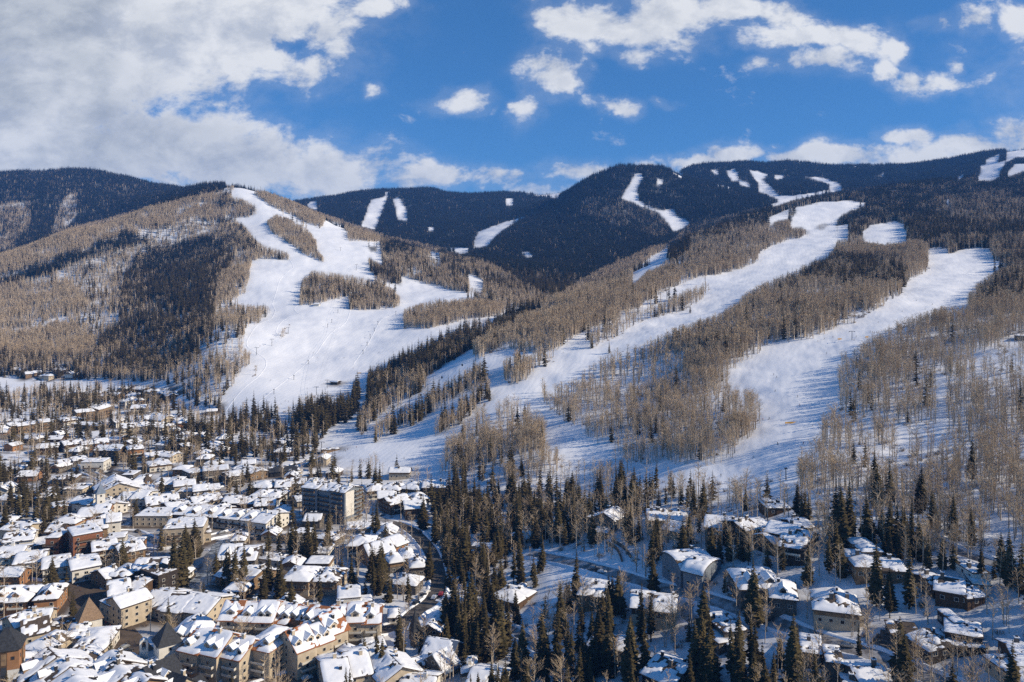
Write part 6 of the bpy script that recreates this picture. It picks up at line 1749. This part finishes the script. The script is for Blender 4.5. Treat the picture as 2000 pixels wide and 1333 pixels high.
def brush(seed):
    r = random.Random(seed); m = MB()
    for i in range(46):
        a, t_ = r.random() * 6.283, r.uniform(.1, 1.1)
        p = Vector((math.cos(a) * .5 * r.random(), math.sin(a) * .5 * r.random(), -.2))
        q = p + Vector((math.cos(a) * math.sin(t_), math.sin(a) * math.sin(t_), math.cos(t_))) * r.uniform(1.2, 2.4)
        s = (q - p).cross(Vector((r.uniform(-1, 1), r.uniform(-1, 1), .2))).normalized() * .05
        m.add([p + s, p - s, q], [(0, 1, 2)])
        for k in range(2):
            b = p.lerp(q, r.uniform(.3, .8)); e = b + Vector((r.uniform(-.6, .6), r.uniform(-.6, .6), r.uniform(.2, .9)))
            m.add([b + s * .6, b - s * .6, e], [(0, 1, 2)])
    return m.mesh('brush', [MATS['brush_twigs']])


edge = np.clip(C2 * 25 + A2 * 22, 0, 1) * (YY < 1300)
hs_ = (pxg > 880) & (pyg > 940) & (YY < 700)
bd = (edge * .016 + np.where(hs_, .010, 0)) * np.clip(fbm(XX / 18, YY / 18, 3, 91) * 4 + .7, 0, 2.5)
BX, BY, BZ, BH = make_set(bd, 2.0, .5, 1.0)
scatter('brush', BX, BY, BZ, BH, 2.0, [brush(500 + k) for k in range(4)], .8, 1.6, 'brush')

# ------------------------------------------------------------------ skiers and walkers
mat('ski_base', (.05, .05, .055), .4, .2, 3)
ski_m = MB().box(-.05, .05, -.8, .85, 0, .03).mesh('ski', [MATS['ski_base']])
SK = [(1790, 588), (1762, 610), (1807, 605), (1821, 596), (1715, 631), (1700, 649), (1704, 650), (1708, 651), (1712, 650), (1672, 659), (1668, 665), (1610, 663), (1627, 660), (1597, 668), (1614, 692), (1517, 668),
      (1511, 733), (1517, 738), (1514, 765), (1558, 776), (1605, 780), (1562, 793), (1587, 833), (1502, 820), (1519, 869), (1569, 868), (1681, 850), (1519, 868), (1471, 895), (1093, 834), (1116, 832), (1120, 860), (1214, 905),
      (1490, 821), (1502, 819), (1060, 744), (1101, 690), (1378, 932), (1385, 936), (1395, 934), (1408, 930), (1365, 926), (1360, 953), (1424, 940), (1350, 948),
      (994, 774), (998, 777), (1002, 778), (1005, 778), (996, 752), (1010, 797), (1049, 802), (1035, 802), (1004, 798), (922, 822), (1026, 826),
      (689, 902), (691, 901), (702, 901), (706, 902), (710, 901), (672, 881), (679, 879), (675, 882), (696, 875), (789, 896), (642, 912), (644, 916), (665, 915), (660, 926), (650, 925), (654, 907), (622, 912),
      (508, 677), (515, 675), (529, 744), (484, 782), (490, 783), (549, 790), (558, 784), (564, 786), (536, 794), (740, 690), (760, 705), (690, 720), (672, 700), (620, 700), (600, 760), (612, 690), (820, 580), (800, 600)]
pos_ = [hit(px, py) for px, py in SK]
X_, Y_ = np.array([p[0] for p in pos_]), np.array([p[1] for p in pos_])
pick_ = [random.choice((0, 0, 0, 1, 2, 3, 3)) for _ in SK]
labs = describe(X_, Y_, ['%s-clad skier' % SKIERS[k][1] for k in pick_])
for n, (x, y, z) in enumerate(pos_):
    o = link('person', SKIERS[pick_[n]][0], loc=(x, y, z + .06), rotz=random.uniform(0, 6.28))
    tag(o, labs[n], 'skier', 'skiers on the pistes')
    for sx in (-.14, .14): link('ski', ski_m, o, loc=(sx, .02, -.03))
WK = [(152, 1150), (156, 1158), (162, 1172), (176, 1177), (180, 1168), (190, 1195), (200, 1212), (207, 1221), (233, 1243), (237, 1244), (171, 1182), (166, 1164), (140, 1126), (147, 1127), (215, 1228), (120, 1124), (246, 1262), (186, 1186)]
pos_ = [hit(px, py) for px, py in WK]
X_, Y_ = np.array([p[0] for p in pos_]), np.array([p[1] for p in pos_])
pick_ = [random.choice((0, 0, 1, 2, 3)) for _ in WK]
labs = describe(X_, Y_, ['%s-coated walker' % WALKERS[k][1] for k in pick_])
for n, (x, y, z) in enumerate(pos_):
    o = link('person', WALKERS[pick_[n]][0], loc=(x, y, z + .19), rotz=random.uniform(0, 6.28))
    tag(o, labs[n], 'person', 'people walking on the plaza')

# ------------------------------------------------------------------ cars
mat('car_white', (.70, .70, .69), .3, .05, 1, spec=.6)
mat('car_dark', (.020, .022, .027), .3, .1, 1, spec=.6)
mat('car_silver', (.34, .35, .36), .3, .1, 1, spec=.6, metal=.4)
mat('car_red', (.26, .025, .02), .3, .1, 1, spec=.6)
mat('tyre', (.02, .02, .02), .9, .1, 4)


def car_meshes(paint):
    sec = [(-2.25, .45), (-2.3, .8), (-2.15, 1.0), (-1.75, 1.05), (-1.2, 1.62), (.55, 1.66), (1.15, 1.12), (2.05, .98), (2.28, .75), (2.25, .42)]
    m = MB()
    lv = []
    for s, wd in ((-1, 1), (1, 1)):
        lv.append([(x, s * (.93 if z < 1.15 else .76), z) for x, z in sec])
    n = len(sec)
    v = lv[0] + lv[1]
    f = [tuple(range(n))[::-1], tuple(range(n, 2 * n))] + [(i, (i + 1) % n, (i + 1) % n + n, i + n) for i in range(n)]
    m.add(v, f, 0)
    body = m.mesh('body', [MATS[paint]])
    gl = MB()
    gl.add([(-1.66, -.78, 1.09), (-1.66, .78, 1.09), (-1.24, .68, 1.55), (-1.24, -.68, 1.55)], [(0, 3, 2, 1)])
    gl.add([(1.13, -.80, 1.17), (1.13, .80, 1.17), (.62, .68, 1.60), (.62, -.68, 1.60)], [(0, 1, 2, 3)])
    gl.v = [(x * 1.015, y, z + .01) for x, y, z in gl.v]
    for s in (-1, 1):
        gl.add([(-1.45, s * .90, 1.14), (.95, s * .90, 1.14), (.5, s * .775, 1.58), (-1.1, s * .775, 1.58)], [(0, 1, 2, 3) if s < 0 else (3, 2, 1, 0)])
    gm = gl.mesh('window', [MATS['window_glass']])
    return body, gm


wheel = MB().tube([(0, -.11, 0), (0, .11, 0)], .34, 12, 0).tube([(0, -.115, 0), (0, .115, 0)], .2, 8, 1).mesh('wheel', [MATS['tyre'], MATS['car_silver']])
CARM = {p: car_meshes(p) for p in ('car_white', 'car_dark', 'car_silver', 'car_red')}
CARS = [(168, 920, 20, 'car_dark'), (175, 921, 20, 'car_white'), (183, 922, 20, 'car_dark'), (191, 922, 20, 'car_silver'), (199, 923, 20, 'car_dark'), (207, 924, 20, 'car_white'), (215, 925, 20, 'car_dark'), (224, 927, 20, 'car_silver'),
        (196, 934, 95, 'car_white'), (206, 936, 95, 'car_silver'), (217, 938, 95, 'car_white'), (236, 938, 40, 'car_dark'), (848, 1170, 75, 'car_white'), (593, 1317, 30, 'car_silver'), (600, 1328, 30, 'car_white'), (516, 1318, 10, 'car_dark'),
        (638, 1266, 30, 'car_dark'), (812, 1181, 60, 'car_dark'), (819, 1173, 60, 'car_silver'), (826, 1166, 60, 'car_dark'), (833, 1160, 60, 'car_white'), (1160, 1112, -20, 'car_silver'), (1168, 1117, -15, 'car_dark'), (1176, 1120, -15, 'car_white'),
        (1498, 1000, 0, 'car_dark'), (1508, 1001, 0, 'car_dark'), (1518, 1002, 0, 'car_silver'), (893, 1236, 20, 'car_dark'), (250, 1276, 60, 'car_dark'), (243, 1268, 60, 'car_silver'), (760, 1003, 10, 'car_dark'), (745, 1008, 30, 'car_silver'),
        (1500, 1212, -25, 'car_dark'), (1655, 1265, -25, 'car_silver'), (560, 1290, 10, 'car_dark'), (300, 952, 0, 'car_dark'), (312, 954, 0, 'car_white'), (420, 948, 30, 'car_dark'), (150, 917, 10, 'car_white'), (365, 957, 0, 'car_silver')]
for nm_, pts_, w_, mt_ in R_:          # more cars standing along the streets
    if nm_ in ('village_street', 'back_street', 'forecourt_road', 'street'):
        pl_ = gpath(pts_)
        for i_ in range(6, len(pl_) - 4, 13 if nm_ != 'forecourt_road' else 19):
            d_ = (pl_[i_ + 1] - pl_[i_ - 1]).normalized(); q_ = pl_[i_] + Vector((-d_.y, d_.x)) * (w_ / 2 - 1.2) * random.choice((-1, 1))
            if rect_gap(q_.x, q_.y) < 1.0 or q_.y < 240: continue
            ppx, ppy = proj(q_.x, q_.y, hz(q_.x, q_.y))
            CARS.append((ppx, ppy, math.degrees(math.atan2(d_.y, d_.x)), random.choice(('car_dark', 'car_dark', 'car_silver', 'car_white', 'car_red'))))
pos_ = [hit(c[0], c[1]) for c in CARS]
labs = describe(np.array([p[0] for p in pos_]), np.array([p[1] for p in pos_]), ['%s parked car' % c[3][4:] if n not in (12, 32, 33) else '%s driving car' % c[3][4:] for n, c in enumerate(CARS)])
for n, ((px, py, a, paint), (x, y, z)) in enumerate(zip(CARS, pos_)):
    root = link('car', None, loc=(x, y, z + .22), rotz=math.radians(a)); tag(root, labs[n], 'car', 'cars in the village')
    bd, gm = CARM[paint]
    b_ = link('body', bd, root)
    link('window', gm, root)
    for wx in (-1.42, 1.42):
        for wy in (-.84, .84): link('wheel', wheel, root, loc=(wx, wy, .34))

# ------------------------------------------------------------------ lifts
mat('lift_steel', (.10, .105, .11), .5, .3, 1, metal=.5)


def mast(px, py, h, cat, label, arm=3.2, name='lift_tower'):
    x, y, z = hit(px, py)
    root = link(name, None, loc=(x, y, z)); tag(root, label, cat, 'lift masts on the slopes')
    link('pole', MB().tube([(0, 0, -1), (0, 0, h)], [.32, .22], 8).mesh('pole', [MATS['lift_steel']]), root)
    link('crossarm', MB().box(-arm, arm, -.16, .16, h - .55, h - .2).box(-arm, -arm + .3, -1.1, 1.1, h - .9, h - .6).box(arm - .3, arm, -1.1, 1.1, h - .9, h - .6).mesh('crossarm', [MATS['lift_steel']]), root)
    return Vector((x, y, z + h))


MASTS = [(563, 652, 10), (531, 676, 10), (501, 694, 11), (696, 528, 12), (522, 806, 12), (469, 818, 10), (639, 758, 10), (618, 772, 10), (709, 692, 6), (717, 676, 6), (723, 661, 6), (731, 648, 6), (738, 635, 6), (773, 616, 7), (640, 640, 6), (648, 631, 6), (660, 612, 6),
         (602, 712, 6), (574, 742, 6), (535, 770, 6), (1664, 664, 8), (1650, 476, 8), (1635, 452, 8), (665, 490, 8), (655, 930, 7), (1535, 938, 7), (628, 880, 8)]
pm = [hit(a, b) for a, b, h in MASTS]
ml = describe(np.array([p[0] for p in pm]), np.array([p[1] for p in pm]), ['dark lift mast' if h > 7 else 'short snowmaking mast' for _, _, h in MASTS])
LIFT_A = [mast(a, b, h, 'lift tower' if h > 7 else 'mast', ml[i], 2.6 if h > 7 else .7, 'lift_tower' if h > 7 else 'snowmaking_mast') for i, (a, b, h) in enumerate(MASTS)]
GT = [(565, 898, 14), (800, 802, 13), (929, 706, 13), (956, 690, 12), (1040, 668, 12)]
GW = ['first gondola tower, at the ski base beside the huts', 'second gondola tower, on the shaded run below the aspen strip', 'third gondola tower, on the ridge edge by the dark gully',
      'fourth gondola tower, close above the third on the ridge', 'highest gondola tower, among the tan ridge aspens']
gp = [mast(a, b, h, 'lift tower', w, 2.4) for (a, b, h), w in zip(GT, GW)]
x, y, z = hit(574, 912)
gp = [Vector((x, y, z + 6))] + gp
gcab = MB().box(-.8, .8, -.8, .8, -3.6, -2.5, 0).box(-.82, .82, -.82, .82, -2.48, -1.7, 1).box(-.85, .85, -.85, .85, -1.68, -1.5, 0)
gcab_m = gcab.mesh('cabin', [MATS['car_silver'], MATS['window_glass']])
gcab_d = MB().add(gcab.v, gcab.f).mesh('cabin', [MATS['car_dark']])
hang = MB().tube([(0, 0, -1.55), (0, .25, -.7), (0, 0, 0)], .07, 5).mesh('hanger', [MATS['lift_steel']])
for side, wd in ((-2.25, 'left'), (2.25, 'right')):
    m = MB()
    pts = []
    for a, b in zip(gp[:-1], gp[1:]):
        for k in range(8):
            t_ = k / 8
            q = a.lerp(b, t_); q.z -= 4 * t_ * (1 - t_) * (b - a).length * .02
            pts.append(q + Vector((side, 0, -.5)))
    pts.append(gp[-1] + Vector((side, 0, -.5)))
    m.tube(pts, .045, 5)
    o = link('gondola_cable', m.mesh('gondola_cable', [MATS['lift_steel']])); tag(o, '%s of the two thin gondola cables climbing from the ski base' % wd, 'cable')
    n = 0
    tot = len(pts)
    for i in range(5 if side < 0 else 7, tot - 1, 5):
        c = link('gondola_cabin', None, loc=pts[i]); n += 1
        tag(c, '%s gondola cabin up the %s-hand cable' % (ORD[n - 1], wd), 'gondola cabin', 'gondola cabins on the cable')
        link('cabin', gcab_m if i % 2 else gcab_d, c); link('hanger', hang, c)
# cable of the chairlift on the left hill
a, b = LIFT_A[7], LIFT_A[3]
for s_ in (-1, 1):
    m = MB(); m.tube([a.lerp(b, k / 30) + Vector((s_ * 2.4, 0, -.5 - 12 * (k / 30) * (1 - k / 30))) for k in range(31)], .04, 4)
    tag(link('chairlift_cable', m.mesh('chairlift_cable', [MATS['lift_steel']])), 'thin chairlift cable over the white hill, %s side' % ('left' if s_ < 0 else 'right'), 'cable')

# ------------------------------------------------------------------ banners, terraces, poles
mat('yellow_mesh', (.72, .38, .05), .8, .2, 2)
for px, py, ln, lab in ((1545, 828, 9, 'long yellow safety banner lying across the wide piste'), (1640, 664, 4, 'short yellow banner at the upper bend of the wide piste'), (1693, 660, 3, 'tiny yellow banner beside the group of standing skiers'),
                        (1876, 475, 6, 'yellow banner in the high snowy clearing'), (702, 730, 5, 'yellow fence net at the gate of the lift run-out')):
    x, y, z = hit(px, py)
    o = link('safety_banner', None, loc=(x, y, z), rotz=math.radians(12)); tag(o, lab, 'banner')
    link('net', MB().box(-ln / 2, ln / 2, -.04, .04, .25, 1.25).mesh('net', [MATS['yellow_mesh']]), o)
    for k in (-1, 0, 1): link('post', MB().tube([(k * ln / 2.1, .09, -.3), (k * ln / 2.1, .09, 1.4)], .05, 5).mesh('post', [MATS['black_metal']]), o)
WALLS = [([(1700, 1262), (1740, 1272), (1790, 1284), (1815, 1285)], 'lowest stone terrace wall under the dark stone house'), ([(1704, 1254), (1745, 1263), (1800, 1274)], 'second stone terrace wall under the dark stone house'),
         ([(1712, 1246), (1750, 1254), (1800, 1262)], 'third stone terrace wall under the dark stone house'), ([(1720, 1238), (1755, 1246), (1795, 1252)], 'top stone terrace wall under the dark stone house'),
         ([(1422, 1166), (1450, 1176), (1480, 1182), (1505, 1180)], 'lower curved stone wall below the dormered villa'), ([(1428, 1156), (1455, 1165), (1490, 1170)], 'upper curved stone wall below the dormered villa'),
         ([(1185, 1062), (1205, 1075), (1215, 1098)], 'dark stepped stone wall left of the orange gable chalet'), ([(1195, 1058), (1218, 1072), (1232, 1090)], 'upper dark stone wall left of the orange gable chalet'),
         ([(1390, 1062), (1430, 1064), (1470, 1058)], 'low stone wall under the dark wing villa'), ([(1520, 1082), (1560, 1086), (1590, 1078)], 'low stone wall under the five roof villa')]
for pts, lab in WALLS:
    pl = gpath(pts)
    m = MB()
    v = []
    for i, p in enumerate(pl):
        d = (pl[min(i + 1, len(pl) - 1)] - pl[max(i - 1, 0)]).normalized(); nn = Vector((-d.y, d.x)) * .35
        z = hz(p.x, p.y)
        v += [(p.x + nn.x, p.y + nn.y, z - 2), (p.x + nn.x, p.y + nn.y, z + 1.5), (p.x - nn.x, p.y - nn.y, z + 1.5), (p.x - nn.x, p.y - nn.y, z - 2)]
    f = [(4 * i + k, 4 * i + (k + 1) % 4, 4 * i + 4 + (k + 1) % 4, 4 * i + 4 + k) for i in range(len(pl) - 1) for k in range(4)]
    f += [(0, 3, 2, 1), (len(v) - 4, len(v) - 3, len(v) - 2, len(v) - 1)]
    m.add(v, f)
    o = link('retaining_wall', m.mesh('retaining_wall', [MATS['grey_stone']])); tag(o, lab, 'wall')
x, y, z = hit(1837, 1036)
o = link('utility_pole', None, loc=(x, y, z)); tag(o, 'wooden utility pole with two crossarms beside the upper right road', 'pole')
link('pole', MB().tube([(0, 0, -1), (0, 0, 10)], [.17, .12], 7).mesh('pole', [MATS['spruce_bark']]), o)
link('crossarm', MB().box(-1.4, 1.4, -.28, -.14, 9, 9.2).box(-1.2, 1.2, -.28, -.14, 8, 8.2).mesh('crossarm', [MATS['spruce_bark']]), o)

# ------------------------------------------------------------------ mountain air
hm = bpy.data.materials.new('mountain_air')
hm.use_nodes = True
ht = hm.node_tree
ht.nodes.clear()
vol = N(ht, 'ShaderNodeVolumePrincipled')
vol.inputs['Color'].default_value = (0.14, 0.40, 1.0, 1)
vol.inputs['Density'].default_value = 0.000065
vol.inputs['Anisotropy'].default_value = 0.0
ho = N(ht, 'ShaderNodeOutputMaterial')
ht.links.new(vol.outputs[0], ho.inputs['Volume'])
zlo, zhi = float(H.min()) - 1.2, float(max(H.max() + 40, CAM_H + 30))
hx = float(np.abs(XX).max()) + 60
haze = link('haze', MB().box(-hx, hx, 40 - 200, float(YY.max()) + 60, zlo, zhi).mesh('haze', [hm]))
tag(haze, kind='stuff')
